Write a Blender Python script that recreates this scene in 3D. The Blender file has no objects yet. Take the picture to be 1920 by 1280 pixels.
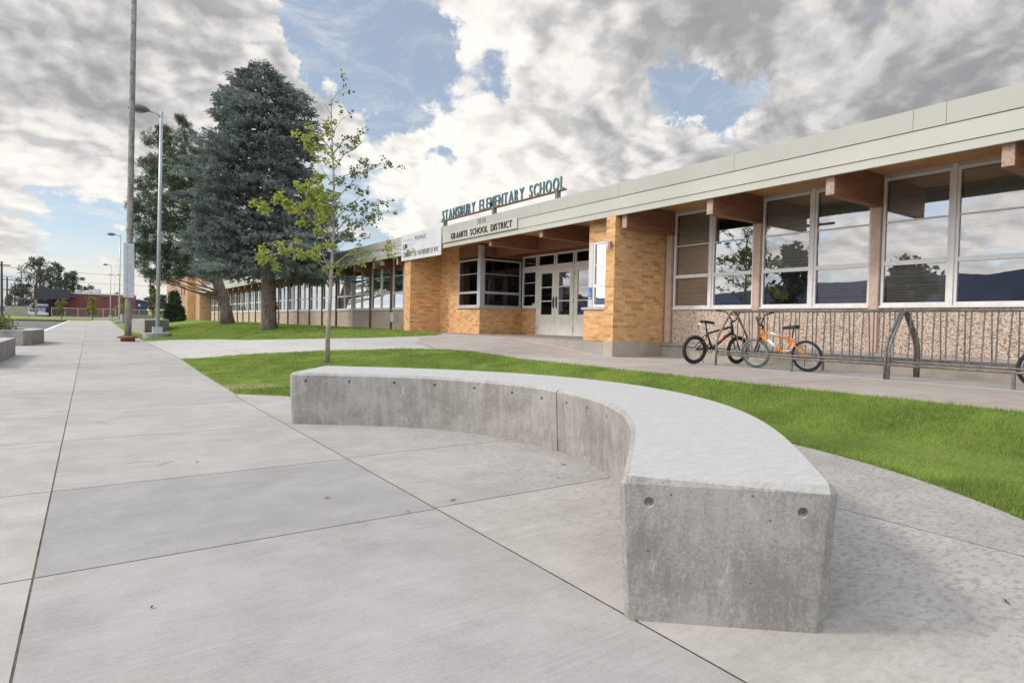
import bpy, bmesh, math, random
import numpy as np
from mathutils import Vector, Matrix, Euler
R = math.radians
rnd = random.Random(7)
rng = np.random.default_rng(7)
SC = bpy.context.scene
COL = SC.collection

# ------------------------------------------------------------------ camera
# world: +X towards the school, +Y along its facade, Z up
yaw, pitch, roll = R(34.573), R(-1.7135), R(1.2)
fwd0 = Vector((math.sin(yaw), math.cos(yaw), 0)); right = Vector((math.cos(yaw), -math.sin(yaw), 0)); up = Vector((0, 0, 1))
fwd = fwd0 * math.cos(pitch) + up * math.sin(pitch)
u2 = up * math.cos(pitch) - fwd0 * math.sin(pitch)
r3 = right * math.cos(roll) + u2 * math.sin(roll)
u3 = u2 * math.cos(roll) - right * math.sin(roll)
cd = bpy.data.cameras.new("camera"); cam = bpy.data.objects.new("camera", cd); COL.objects.link(cam)
cam.matrix_world = Matrix(((r3.x, u3.x, -fwd.x, 0), (r3.y, u3.y, -fwd.y, 0), (r3.z, u3.z, -fwd.z, 1.08), (0, 0, 0, 1)))
cd.sensor_width = 36; cd.lens = 36 * 1150 / 1920; cd.clip_start = .05; cd.clip_end = 4000
SC.camera = cam
SC.view_settings.view_transform = 'Standard'; SC.view_settings.look = 'None'
SC.view_settings.exposure = 0.64; SC.view_settings.gamma = 1
SC.cycles.max_bounces = 6; SC.cycles.diffuse_bounces = 3; SC.cycles.glossy_bounces = 3
SC.cycles.transparent_max_bounces = 12; SC.cycles.transmission_bounces = 3
SC.cycles.caustics_reflective = False; SC.cycles.caustics_refractive = False
SC.cycles.sample_clamp_indirect = 4

# ------------------------------------------------------------------ node helpers
class NT:
    def __init__(s, tree): s.t = tree; s.n = tree.nodes; s.l = tree.links
    def new(s, ty, **kw):
        n = s.n.new(ty)
        for k, v in kw.items(): setattr(n, k, v)
        return n
    def put(s, sock, v):
        if isinstance(v, bpy.types.NodeSocket): s.l.new(v, sock)
        elif isinstance(v, (tuple, list)) and len(v) == 3 and sock.type == 'RGBA': sock.default_value = (*v, 1)
        else: sock.default_value = v
    def m(s, op, a, b=None, c=None, clamp=False):
        n = s.new('ShaderNodeMath', operation=op, use_clamp=clamp); s.put(n.inputs[0], a)
        if b is not None: s.put(n.inputs[1], b)
        if c is not None: s.put(n.inputs[2], c)
        return n.outputs[0]
    def v(s, op, a, b=None, out=0):
        n = s.new('ShaderNodeVectorMath', operation=op); s.put(n.inputs[0], a)
        if b is not None:
            s.put(n.inputs[3 if op == 'SCALE' else 1], b)
        return n.outputs[out]
    def mix(s, f, a, b, blend='MIX'):
        n = s.new('ShaderNodeMix', data_type='RGBA', blend_type=blend)
        s.put(n.inputs[0], f); s.put(n.inputs[6], a); s.put(n.inputs[7], b); return n.outputs[2]
    def noise(s, vec, scale, detail=4, rough=.55, dist=0, out=0, lac=2):
        n = s.new('ShaderNodeTexNoise'); s.put(n.inputs['Vector'], vec); n.inputs['Scale'].default_value = scale
        n.inputs['Detail'].default_value = detail; n.inputs['Roughness'].default_value = rough
        n.inputs['Distortion'].default_value = dist; n.inputs['Lacunarity'].default_value = lac; return n.outputs[out]
    def ramp(s, f, stops, interp='LINEAR'):
        n = s.new('ShaderNodeValToRGB'); cr = n.color_ramp; cr.interpolation = interp; s.put(n.inputs[0], f)
        while len(cr.elements) < len(stops): cr.elements.new(.5)
        for e, (p, c) in zip(cr.elements, stops):
            e.position = p; e.color = (c, c, c, 1) if isinstance(c, (int, float)) else (*c, 1)
        return n.outputs[0]
    def rng(s, f, a, b, c=0., d=1.):
        n = s.new('ShaderNodeMapRange', interpolation_type='SMOOTHSTEP'); s.put(n.inputs[0], f)
        for i, q in enumerate((a, b, c, d)): s.put(n.inputs[i + 1], q)
        return n.outputs[0]
    def map(s, vec, scale=(1, 1, 1), loc=(0, 0, 0), rot=(0, 0, 0)):
        n = s.new('ShaderNodeMapping'); s.put(n.inputs[0], vec)
        n.inputs[1].default_value = loc; n.inputs[2].default_value = rot; n.inputs[3].default_value = scale
        return n.outputs[0]

# ------------------------------------------------------------------ sky and sun
SUN_EL, SKY_FILL = 38., 1.35
SUN_DIR = Vector((-.86, .50, 0)).normalized() * math.cos(R(SUN_EL)) + Vector((0, 0, math.sin(R(SUN_EL))))
W = bpy.data.worlds.new("World"); SC.world = W; W.use_nodes = True
k = NT(W.node_tree); k.n.clear()
sky = k.new('ShaderNodeTexSky', sky_type='NISHITA', sun_disc=False, sun_elevation=R(SUN_EL),
            sun_rotation=math.atan2(SUN_DIR.x, SUN_DIR.y), air_density=1.1, dust_density=.6, ozone_density=1.5, altitude=1300)
geo = k.new('ShaderNodeTexCoord'); D = geo.outputs['Generated']
sep = k.new('ShaderNodeSeparateXYZ'); k.put(sep.inputs[0], D)
zc = k.m('MAXIMUM', k.m('ADD', sep.outputs[2], .34), .05)
P = k.v('DIVIDE', D, None); dn = P.node
cmb = k.new('ShaderNodeCombineXYZ'); [k.put(cmb.inputs[i], zc) for i in range(3)]; k.put(dn.inputs[1], cmb.outputs[0])
P = k.v('MULTIPLY', P, (1, 1, 0))
P = k.v('ADD', P, (3.1, 7.7, 0))
warp = k.v('SCALE', k.v('SUBTRACT', k.noise(P, 2.2, 3, .5, out=1), (.5, .5, .5)), .16)
Pw = k.v('ADD', P, warp)
def dens(p, det):
    a_ = k.m('MULTIPLY', k.noise(p, 2.0, det, .58), .66)
    n_ = k.noise(p, 5.2, 2, .5); m_ = k.noise(p, 13., max(2, det - 5), .55)
    bil = k.m('ABSOLUTE', k.m('SUBTRACT', k.m('MULTIPLY', n_, 2), 1)); bil2 = k.m('ABSOLUTE', k.m('SUBTRACT', k.m('MULTIPLY', m_, 2), 1))
    b_ = k.m('ADD', k.m('MULTIPLY', bil, .30), k.m('MULTIPLY', bil2, .12))
    return k.m('ADD', k.m('ADD', a_, b_), .055)
d0 = dens(Pw, 12)
sd = Vector((-.55, .83, 0)).normalized()
d1 = dens(k.v('ADD', Pw, tuple(sd * .032)), 8)
d2 = dens(k.v('ADD', Pw, tuple(sd * .11)), 5)
def pixdir(x, y):
    return (r3 * ((x - 960) / 1150) - u3 * ((y - 640) / 1150) + fwd).normalized()
wob = k.v('SCALE', k.v('SUBTRACT', k.noise(D, 5.5, 8, .66, out=1), (.5, .5, .5)), .26)
Dw = k.v('ADD', D, wob)
def blob(px, py, rad, soft=1.0):
    d = pixdir(px, py)
    ds = k.v('DISTANCE', Dw, tuple(d), out=1)
    return k.rng(ds, rad / 1150 * (1 - .7 * soft), rad / 1150 * (1 + .7 * soft), 1, 0)
def total(lst):
    acc = None
    for (x, y, r_, w_) in lst:
        b = k.m('MULTIPLY', blob(x, y, r_), w_)
        acc = b if acc is None else k.m('ADD', acc, b)
    return acc
holes = total([(650, 30, 95, .20), (760, 110, 75, .20), (720, 195, 55, .18), (560, 50, 40, .12), (840, 190, 26, .14), (1265, 165, 62, .42), (1345, 205, 55, .36), (930, 110, 55, .30), (850, 295, 36, .26), (470, 130, 30, .08), (60, 440, 70, .20), (180, 480, 70, .20), (20, 215, 50, .22), (470, 95, 40, .22), (600, 120, 40, .16)])
PUFF_BACK = k.m('MULTIPLY', k.rng(k.v('DOT_PRODUCT', D, (-.95, .3, .1), out=1), .2, .8), .12)
puffs = total([(150, 180, 300, .15), (420, 190, 105, .20), (1100, 250, 220, .16), (1550, 120, 360, .20), (960, 40, 110, .18), (1180, 60, 190, .16), (820, 320, 130, .17), (560, 170, 40, .16), (735, 150, 16, .22), (650, 140, 22, .16), (700, 40, 20, .10), (100, 330, 200, .14), (590, 180, 70, .14), (470, 60, 50, .14), (640, 260, 60, .10)])
cover = k.m('ADD', k.m('SUBTRACT', k.m('ADD', d0, k.m('ADD', puffs, PUFF_BACK)), holes), .02)
alpha = k.rng(cover, .45, .55)
thick = k.rng(cover, .54, .80)
lit = k.m('ADD', k.m('MULTIPLY', k.m('SUBTRACT', d0, d1), 3.6), k.m('MULTIPLY', k.m('SUBTRACT', d0, d2), 2.2))
lit = k.m('MAXIMUM', k.m('MINIMUM', lit, .42), -.36)
darks = total([(110, 110, 190, .17), (330, 50, 150, .10), (1500, 110, 240, .08), (1850, 60, 260, .26), (1200, 20, 200, .12), (1750, 210, 200, .10), (80, 400, 170, .10)])
brights = total([(230, 290, 190, .16), (620, 420, 260, .05), (1000, 300, 190, .13), (440, 150, 90, .14), (880, 400, 180, .16), (1330, 260, 110, .14), (880, 60, 80, .12), (60, 270, 120, .1)])
big = k.m('MULTIPLY', k.m('SUBTRACT', k.noise(Pw, 1.9, 6, .6), .5), .9)
tone = k.m('ADD', k.m('SUBTRACT', k.m('ADD', .80, k.m('ADD', k.m('MULTIPLY', lit, .72), big)), k.m('MULTIPLY', thick, .16)), k.m('SUBTRACT', brights, darks))
tone = k.m('MINIMUM', k.m('MAXIMUM', tone, .16), 1.1)
ccol = k.ramp(k.m('DIVIDE', tone, 1.1), [(0, (.17, .177, .20)), (.3, (.26, .266, .285)), (.55, (.395, .402, .417)), (.78, (.55, .552, .555)), (1, (.64, .64, .635))])
# unseen sky behind and left of the camera brightened to fill shaded faces
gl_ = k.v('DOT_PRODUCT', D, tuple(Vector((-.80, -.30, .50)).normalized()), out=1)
sky_fill = k.m('ADD', 1, k.m('MULTIPLY', k.rng(gl_, -.15, .75), SKY_FILL))
skyc = k.mix(1, sky.outputs[0], (.085, .085, .085), 'MULTIPLY')
skyc = k.mix(.38, skyc, (.42, .48, .56))
veil = k.rng(k.noise(k.map(Pw, (1, 1.6, 1)), 3.2, 9, .7, 1.2), .46, .74, 0, .55)
skyc = k.mix(veil, skyc, (.58, .58, .58))
lowcol = k.mix(k.rng(k.noise(k.map(D, (2, 2, 22)), 2.2, 5, .55), .40, .60), (.34, .42, .50), (.56, .545, .52))
base = k.mix(alpha, skyc, ccol)
base = k.mix(k.rng(sep.outputs[2], .02, .12, .85, 0), base, lowcol)
base = k.v('SCALE', base, sky_fill)
base = k.v('MULTIPLY', base, (1.035, 1.0, .955))
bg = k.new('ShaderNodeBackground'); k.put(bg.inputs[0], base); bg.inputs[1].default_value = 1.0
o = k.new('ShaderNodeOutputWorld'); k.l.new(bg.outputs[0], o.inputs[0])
W.cycles.sampling_method = 'MANUAL'; W.cycles.sample_map_resolution = 512

sl = bpy.data.lights.new("sun", 'SUN'); so = bpy.data.objects.new("sun", sl); COL.objects.link(so)
sl.energy = 1.15; sl.angle = R(9); sl.color = (1, .93, .84)
so.rotation_euler = SUN_DIR.to_track_quat('Z', 'Y').to_euler(); so.location = (-20, 10, 30)

# ------------------------------------------------------------------ materials
MATS = {}
def mat(name, col=(.5, .5, .5), rough=.7, metal=0., spec=.5, var=0., vscale=3., bump=0., bscale=60., emit=None):
    if name in MATS: return MATS[name]
    m = bpy.data.materials.new(name); m.use_nodes = True; q = NT(m.node_tree); b = q.n['Principled BSDF']
    b.inputs['Base Color'].default_value = (*col, 1); b.inputs['Roughness'].default_value = rough
    b.inputs['Metallic'].default_value = metal; b.inputs['Specular IOR Level'].default_value = spec
    co = q.new('ShaderNodeTexCoord').outputs['Object']
    if var:
        n = q.noise(co, vscale, 7, .62)
        c = q.mix(q.rng(n, .3, .7), tuple(x * (1 - var) for x in col), tuple(min(1, x * (1 + var)) for x in col))
        q.put(b.inputs['Base Color'], c)
        q.put(b.inputs['Roughness'], q.rng(n, .2, .8, max(.05, rough - .12), min(1, rough + .12)))
    if bump:
        bn = q.new('ShaderNodeBump'); bn.inputs['Distance'].default_value = bump; bn.inputs['Strength'].default_value = .7
        q.put(bn.inputs['Height'], q.noise(co, bscale, 5, .6)); q.put(b.inputs['Normal'], bn.outputs[0])
    if emit: b.inputs['Emission Color'].default_value = (*emit[0], 1); b.inputs['Emission Strength'].default_value = emit[1]
    MATS[name] = m; return m
def nmat(name):
    m = bpy.data.materials.new(name); m.use_nodes = True; q = NT(m.node_tree); MATS[name] = m
    return m, q, q.n['Principled BSDF']

def concrete(name, c0, c1, streak=None, mottled=0., bump=.002, spots=True, slab=False):
    m, q, b = nmat(name)
    co = q.new('ShaderNodeTexCoord').outputs['Object']
    big = q.noise(co, .55, 5, .6); mid = q.noise(co, 3.2, 7, .65); fin = q.noise(co, 60, 4, .7)
    grit = q.noise(co, 210, 3, .8)
    f = q.m('ADD', q.m('ADD', q.m('MULTIPLY', big, .32), q.m('MULTIPLY', mid, .30)), q.m('ADD', q.m('MULTIPLY', fin, .18), q.m('MULTIPLY', grit, .20)))
    hgt = fin
    if streak:
        st = q.noise(q.map(co, streak), 1., 6, .7)
        f = q.m('ADD', q.m('MULTIPLY', f, .84), q.m('MULTIPLY', st, .16)); hgt = q.m('ADD', fin, q.m('MULTIPLY', st, 2.))
    c = q.mix(q.rng(f, .38, .62), c0, c1)
    if slab:
        at = q.new('ShaderNodeAttribute', attribute_name='tone'); at.attribute_type = 'GEOMETRY'
        c = q.mix(1, c, q.ramp(at.outputs['Fac'], [(0, (.81, .825, .855)), (1, (1.06, 1.05, 1.03))]), 'MULTIPLY')
    if mottled:
        # dark blotches, stronger on the plaza side
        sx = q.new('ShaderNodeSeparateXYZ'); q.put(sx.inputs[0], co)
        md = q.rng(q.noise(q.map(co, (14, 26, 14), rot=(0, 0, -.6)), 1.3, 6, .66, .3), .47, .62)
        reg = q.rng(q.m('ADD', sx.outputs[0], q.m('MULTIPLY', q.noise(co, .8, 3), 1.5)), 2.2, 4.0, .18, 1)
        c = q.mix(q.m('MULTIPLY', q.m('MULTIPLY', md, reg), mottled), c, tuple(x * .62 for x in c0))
    if spots:
        vo = q.new('ShaderNodeTexVoronoi', feature='F1'); q.put(vo.inputs['Vector'], co); vo.inputs['Scale'].default_value = 2.6
        sp = q.rng(vo.outputs['Distance'], .008, .020, .6, 0)
        stn = q.rng(q.noise(co, 1.1, 7, .72, .8), .57, .72, 0, .34)
        c = q.mix(q.m('MAXIMUM', sp, stn), c, tuple(x * .55 for x in c0))
    q.put(b.inputs['Base Color'], c); b.inputs['Roughness'].default_value = .88
    bn = q.new('ShaderNodeBump'); bn.inputs['Distance'].default_value = bump; bn.inputs['Strength'].default_value = .8
    q.put(bn.inputs['Height'], hgt); q.put(b.inputs['Normal'], bn.outputs[0])
    return m
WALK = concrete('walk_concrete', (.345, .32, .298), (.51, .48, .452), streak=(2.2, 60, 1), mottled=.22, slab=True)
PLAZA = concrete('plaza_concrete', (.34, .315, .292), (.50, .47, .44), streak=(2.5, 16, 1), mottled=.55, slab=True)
PATHC = concrete('path_concrete', (.42, .40, .385), (.55, .53, .51), streak=(1.6, 12, 1), slab=True)
AGG = concrete('exposed_pavement', (.36, .31, .27), (.50, .44, .39), slab=True)
PLINTH = concrete('plinth_concrete', (.30, .265, .21), (.50, .45, .38), spots=False)
JOINT = mat('joint_dirt', (.075, .058, .04), .95, var=.5, vscale=9)
# bench concrete: cast, vertical streaks, blotches, air holes
def bench_mat(name, c0, c1, c2):
    m, q, b = nmat(name)
    co = q.new('ShaderNodeTexCoord').outputs['Object']
    n1 = q.noise(co, 2.6, 9, .7, .3); n2 = q.noise(q.map(co, (16, 16, 2.2)), 1., 8, .7); n3 = q.noise(co, 80, 6, .8)
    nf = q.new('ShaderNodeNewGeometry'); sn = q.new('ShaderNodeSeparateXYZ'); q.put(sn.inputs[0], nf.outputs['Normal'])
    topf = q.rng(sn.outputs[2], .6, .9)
    f = q.m('ADD', q.m('ADD', q.m('MULTIPLY', n1, .40), q.m('MULTIPLY', n2, .22)), q.m('MULTIPLY', n3, .38))
    side = q.mix(q.rng(f, .42, .585), c0, c1)
    flake = q.rng(q.noise(q.map(co, (1.3, 1.3, .55)), 14, 9, .8, .6), .555, .64)
    side = q.mix(q.m('MULTIPLY', flake, .5), side, c2)
    vo = q.new('ShaderNodeTexVoronoi'); q.put(vo.inputs['Vector'], co); vo.inputs['Scale'].default_value = 19
    sep_ = q.new('ShaderNodeSeparateColor'); q.put(sep_.inputs[0], vo.outputs['Color'])
    pit = q.m('MULTIPLY', q.rng(vo.outputs['Distance'], .05, .11, 1, 0), q.m('GREATER_THAN', sep_.outputs[0], .80))
    side = q.mix(q.m('MULTIPLY', pit, .75), side, (.06, .055, .05))
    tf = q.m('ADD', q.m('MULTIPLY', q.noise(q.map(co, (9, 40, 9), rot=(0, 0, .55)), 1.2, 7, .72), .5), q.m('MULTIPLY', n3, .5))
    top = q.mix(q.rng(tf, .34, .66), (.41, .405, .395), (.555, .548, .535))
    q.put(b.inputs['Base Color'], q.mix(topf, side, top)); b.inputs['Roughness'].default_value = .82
    bn = q.new('ShaderNodeBump'); bn.inputs['Distance'].default_value = .003; bn.inputs['Strength'].default_value = .9
    q.put(bn.inputs['Height'], q.m('SUBTRACT', q.m('ADD', q.m('MULTIPLY', n3, .5), q.m('MULTIPLY', n1, .5)), pit)); q.put(b.inputs['Normal'], bn.outputs[0])
    return m
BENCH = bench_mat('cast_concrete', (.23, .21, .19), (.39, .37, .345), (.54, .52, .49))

def brick(name, a, b_, c_, mortar, wid=.203, row=.0677, mort=.0065):
    m, q, b = nmat(name)
    uv = q.new('ShaderNodeUVMap').outputs[0]
    br = q.new('ShaderNodeTexBrick'); q.put(br.inputs['Vector'], uv)
    br.inputs['Scale'].default_value = 1; br.inputs['Brick Width'].default_value = wid; br.inputs['Row Height'].default_value = row
    br.inputs['Mortar Size'].default_value = mort; br.inputs['Mortar Smooth'].default_value = .25; br.inputs['Bias'].default_value = 0
    br.inputs['Color1'].default_value = (0, 0, 0, 1); br.inputs['Color2'].default_value = (1, 1, 1, 1); br.inputs['Mortar'].default_value = (.5, .5, .5, 1)
    cl = q.ramp(br.outputs['Color'], [(0, a), (.45, b_), (.8, b_), (1, c_)])
    v = q.noise(q.map(uv, (1, 1, 1)), 22, 6, .7)
    cl = q.mix(1, cl, q.ramp(v, [(.3, .74), (.7, 1.22)]), 'MULTIPLY')
    dirt = q.noise(uv, .9, 4, .6)
    cl = q.mix(1, cl, q.ramp(dirt, [(.3, .84), (.7, 1.08)]), 'MULTIPLY')
    q.put(b.inputs['Base Color'], q.mix(br.outputs['Fac'], cl, mortar)); b.inputs['Roughness'].default_value = .85
    bn = q.new('ShaderNodeBump'); bn.inputs['Distance'].default_value = .006; bn.inputs['Strength'].default_value = .8
    q.put(bn.inputs['Height'], q.m('SUBTRACT', q.m('MULTIPLY', v, .25), br.outputs['Fac'])); q.put(b.inputs['Normal'], bn.outputs[0])
    return m
BRICK = brick('tan_brick', (.56, .25, .085), (.79, .43, .17), (.87, .54, .265), (.58, .45, .31))
REDB = brick('red_brick', (.22, .06, .055), (.25, .075, .07), (.29, .10, .09), (.26, .13, .12))
PINKB = brick('pink_brick', (.42, .25, .17), (.50, .31, .22), (.55, .36, .26), (.46, .34, .26))
# aggregate panel
m, q, b = nmat('aggregate_panel'); PANEL = m
uv = q.new('ShaderNodeUVMap').outputs[0]
vo = q.new('ShaderNodeTexVoronoi'); q.put(vo.inputs['Vector'], q.v('ADD', uv, q.v('SCALE', q.noise(uv, 30, 2, out=1), .02))); vo.inputs['Scale'].default_value = 58
sp = q.new('ShaderNodeSeparateColor'); q.put(sp.inputs[0], vo.outputs['Color'])
cl = q.ramp(sp.outputs[0], [(0, (.16, .10, .07)), (.10, (.50, .31, .22)), (.30, (.74, .56, .43)), (.6, (.84, .72, .61)), (.85, (.90, .84, .77)), (1, (.38, .29, .24))], 'CONSTANT')
q.put(b.inputs['Base Color'], q.mix(q.rng(vo.outputs['Distance'], .3, .65, 0, .55), cl, (.34, .26, .2))); b.inputs['Roughness'].default_value = .8
bn = q.new('ShaderNodeBump'); bn.inputs['Distance'].default_value = .01; bn.inputs['Strength'].default_value = 1
q.put(bn.inputs['Height'], q.m('SUBTRACT', 1, vo.outputs['Distance'])); q.put(b.inputs['Normal'], bn.outputs[0])
# wood
def wood(name, a, b_, stretch, rough=.6):
    m, q, b = nmat(name); co = q.new('ShaderNodeTexCoord').outputs['Object']
    n = q.noise(q.map(co, stretch), 3, 8, .65, .6); n2 = q.noise(co, .7, 3)
    f = q.m('ADD', q.m('MULTIPLY', n, .75), q.m('MULTIPLY', n2, .25))
    q.put(b.inputs['Base Color'], q.mix(q.rng(f, .38, .62), a, b_)); b.inputs['Roughness'].default_value = rough
    bn = q.new('ShaderNodeBump'); bn.inputs['Distance'].default_value = .002; q.put(bn.inputs['Height'], n); q.put(b.inputs['Normal'], bn.outputs[0])
    return m
SOFFIT = wood('soffit_boards', (.46, .225, .085), (.68, .38, .165), (8, .8, 8))
BEAMW = wood('stained_beam', (.19, .085, .048), (.31, .15, .088), (.8, 9, 12))
POSTW = mat('post_paint', (.56, .41, .34), .65, var=.12, vscale=6)
FASC = mat('fascia_metal', (.50, .492, .445), .5, var=.05, vscale=.8)
FASC2 = mat('fascia_metal_upper', (.435, .425, .395), .5, var=.05, vscale=.8)
ALU = mat('aluminium_frame', (.78, .76, .76), .45, metal=.0, var=.06, vscale=5)
CREAM = mat('cream_paint', (.84, .82, .75), .5, var=.05, vscale=4)
GREYP = mat('grey_frame', (.50, .475, .50), .5, var=.08, vscale=4)
DARKIN = mat('dark_interior', (.05, .045, .04), .9, var=.3, vscale=1)
BLIND = mat('blind_slats', (.80, .75, .69), .6)
TEAL = mat('teal_letters', (.10, .19, .20), .45, var=.15, vscale=7)
RUST = mat('rusty_metal', (.20, .075, .04), .8, var=.5, vscale=8, bump=.002)
DARKL = mat('dark_letters', (.045, .04, .04), .5)
WHITEP = mat('white_panel', (.62, .63, .66), .45, var=.04, vscale=2)
GALV = mat('galvanised_steel', (.50, .52, .55), .42, metal=.35, var=.12, vscale=7)
HEADG = mat('lamp_head_grey', (.17, .175, .18), .45, var=.1)
RACK = mat('rack_steel', (.19, .175, .16), .55, metal=.35, var=.35, vscale=14)
RUBBER = mat('rubber', (.028, .028, .03), .8, var=.3, vscale=30)
GREYRUB = mat('grey_rubber', (.13, .155, .155), .85, var=.3, vscale=30)
BLACKP = mat('black_paint', (.022, .022, .025), .35)
ORANGE = mat('orange_paint', (.85, .25, .02), .3, var=.08, vscale=12)
REDP = mat('red_paint', (.55, .03, .035), .35)
CHROME = mat('chrome', (.50, .50, .52), .4, metal=.7)
WHITE = mat('white_paint', (.75, .74, .72), .6, var=.08, vscale=5)
ASPH = mat('asphalt', (.155, .145, .14), .9, var=.2, vscale=1.2, bump=.003, bscale=90)
SOIL = mat('soil', (.16, .115, .07), .95, var=.35, vscale=4)
BLUE = mat('blue_sign', (.03, .14, .42), .4)
# glass
def glass(name, tint, base, g=.9, rough=.0, fr=.9):
    m = bpy.data.materials.new(name); m.use_nodes = True; q = NT(m.node_tree); q.n.clear(); MATS[name] = m
    tr = q.new('ShaderNodeBsdfTransparent'); tr.inputs[0].default_value = (*tint, 1)
    gl = q.new('ShaderNodeBsdfGlossy'); gl.inputs['Color'].default_value = (g, g, g * 1.02, 1); gl.inputs['Roughness'].default_value = rough
    co = q.new('ShaderNodeTexCoord').outputs['Object']
    bn = q.new('ShaderNodeBump'); bn.inputs['Distance'].default_value = .01; bn.inputs['Strength'].default_value = .12
    q.put(bn.inputs['Height'], q.noise(co, 1.1, 2)); q.put(gl.inputs['Normal'], bn.outputs[0])
    lw = q.new('ShaderNodeLayerWeight'); lw.inputs[0].default_value = .35
    mx = q.new('ShaderNodeMixShader'); q.put(mx.inputs[0], q.m('ADD', q.m('MULTIPLY', lw.outputs['Fresnel'], fr), base, clamp=True))
    q.l.new(tr.outputs[0], mx.inputs[1]); q.l.new(gl.outputs[0], mx.inputs[2])
    oo = q.new('ShaderNodeOutputMaterial'); q.l.new(mx.outputs[0], oo.inputs[0]); return m
GLASS = glass('window_glass', (.86, .86, .88), .27)
GLASSD = glass('door_glass', (.5, .5, .5), .02, fr=.35)
# leaves
def leafmat(name, a, b_, trans=.3, scale=2.5):
    m = bpy.data.materials.new(name); m.use_nodes = True; q = NT(m.node_tree); b = q.n['Principled BSDF']; MATS[name] = m
    co = q.new('ShaderNodeTexCoord').outputs['Object']
    at = q.new('ShaderNodeAttribute', attribute_name='tone'); at.attribute_type = 'GEOMETRY'
    c = q.mix(q.m('ADD', q.m('MULTIPLY', q.rng(q.noise(co, scale, 4, .6), .3, .7), .4), q.m('MULTIPLY', at.outputs['Fac'], .6)), a, b_)
    q.put(b.inputs['Base Color'], c); b.inputs['Roughness'].default_value = .6; b.inputs['Specular IOR Level'].default_value = .25
    tl = q.new('ShaderNodeBsdfTranslucent'); q.put(tl.inputs[0], c)
    mx = q.new('ShaderNodeMixShader'); mx.inputs[0].default_value = trans
    q.l.new(b.outputs[0], mx.inputs[1]); q.l.new(tl.outputs[0], mx.inputs[2]); q.l.new(mx.outputs[0], q.n['Material Output'].inputs[0])
    return m
SPRUCE = leafmat('spruce_needles', (.085, .105, .095), (.46, .53, .49), .3, 1.2)
PINE = leafmat('pine_needles', (.035, .060, .035), (.14, .185, .10), .15, 1.2)
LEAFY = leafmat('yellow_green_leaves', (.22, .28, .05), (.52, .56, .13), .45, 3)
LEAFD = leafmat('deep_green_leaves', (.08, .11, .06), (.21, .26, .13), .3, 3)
BACKT = leafmat('far_leaves', (.07, .085, .065), (.20, .235, .17), .25, .3)
YELT = leafmat('far_yellow_leaves', (.22, .22, .04), (.42, .40, .09), .3, .6)
BUSH = leafmat('bush_leaves', (.10, .13, .04), (.32, .32, .10), .3, 2)
def dry(m_, amt, col_=(.42, .40, .13)):
    q = NT(m_.node_tree); b = q.n['Principled BSDF']; src = b.inputs['Base Color'].links[0].from_socket; co = q.new('ShaderNodeTexCoord').outputs['Object']
    c = q.mix(q.rng(q.noise(co, .55, 6, .65, .5), .52, .70, 0, amt), src, col_)
    c = q.mix(q.rng(q.noise(co, 3.5, 5, .7, .5), .55, .72, 0, .35), c, (.05, .13, .02))
    q.put(b.inputs['Base Color'], c)
GRASS = leafmat('grass_blades', (.08, .165, .025), (.50, .61, .15), .40, 1.6)
dry(GRASS, .6)
def bark(name, a, b_):
    m, q, b = nmat(name); co = q.new('ShaderNodeTexCoord').outputs['Object']
    n = q.noise(q.map(co, (1, 1, .28)), 11, 7, .7, .7)
    q.put(b.inputs['Base Color'], q.mix(q.rng(n, .35, .65), a, b_)); b.inputs['Roughness'].default_value = .9
    bn = q.new('ShaderNodeBump'); bn.inputs['Distance'].default_value = .03; q.put(bn.inputs['Height'], n); q.put(b.inputs['Normal'], bn.outputs[0])
    return m
BARK = bark('spruce_bark', (.11, .085, .07), (.30, .245, .21))
PALEB = bark('pale_bark', (.26, .22, .18), (.46, .41, .35))
m, q, b = nmat('lawn_turf'); LAWN = m
co = q.new('ShaderNodeTexCoord').outputs['Object']
f = q.m('ADD', q.m('MULTIPLY', q.noise(co, .5, 4, .6), .5), q.m('MULTIPLY', q.noise(co, 30, 5, .75), .5))
c = q.mix(q.rng(f, .36, .64), (.11, .17, .03), (.29, .37, .09))
c = q.mix(q.rng(q.noise(co, .8, 5, .6, .4), .60, .72, 0, .55), c, (.30, .28, .09))
dd_ = q.v('DISTANCE', q.v('MULTIPLY', q.v('ADD', co, q.v('SCALE', q.noise(co, 4, 4, out=1), .35)), (1, 1.1, 0)), (2.2, 11.4, 0), out=1)
c = q.mix(q.rng(dd_, .30, .62, 1, 0), c, (.42, .33, .20))
q.put(b.inputs['Base Color'], c); b.inputs['Roughness'].default_value = .9; b.inputs['Specular IOR Level'].default_value = .1
bn = q.new('ShaderNodeBump'); bn.inputs['Distance'].default_value = .03; q.put(bn.inputs['Height'], q.noise(co, 45, 4, .8)); q.put(b.inputs['Normal'], bn.outputs[0])

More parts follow.
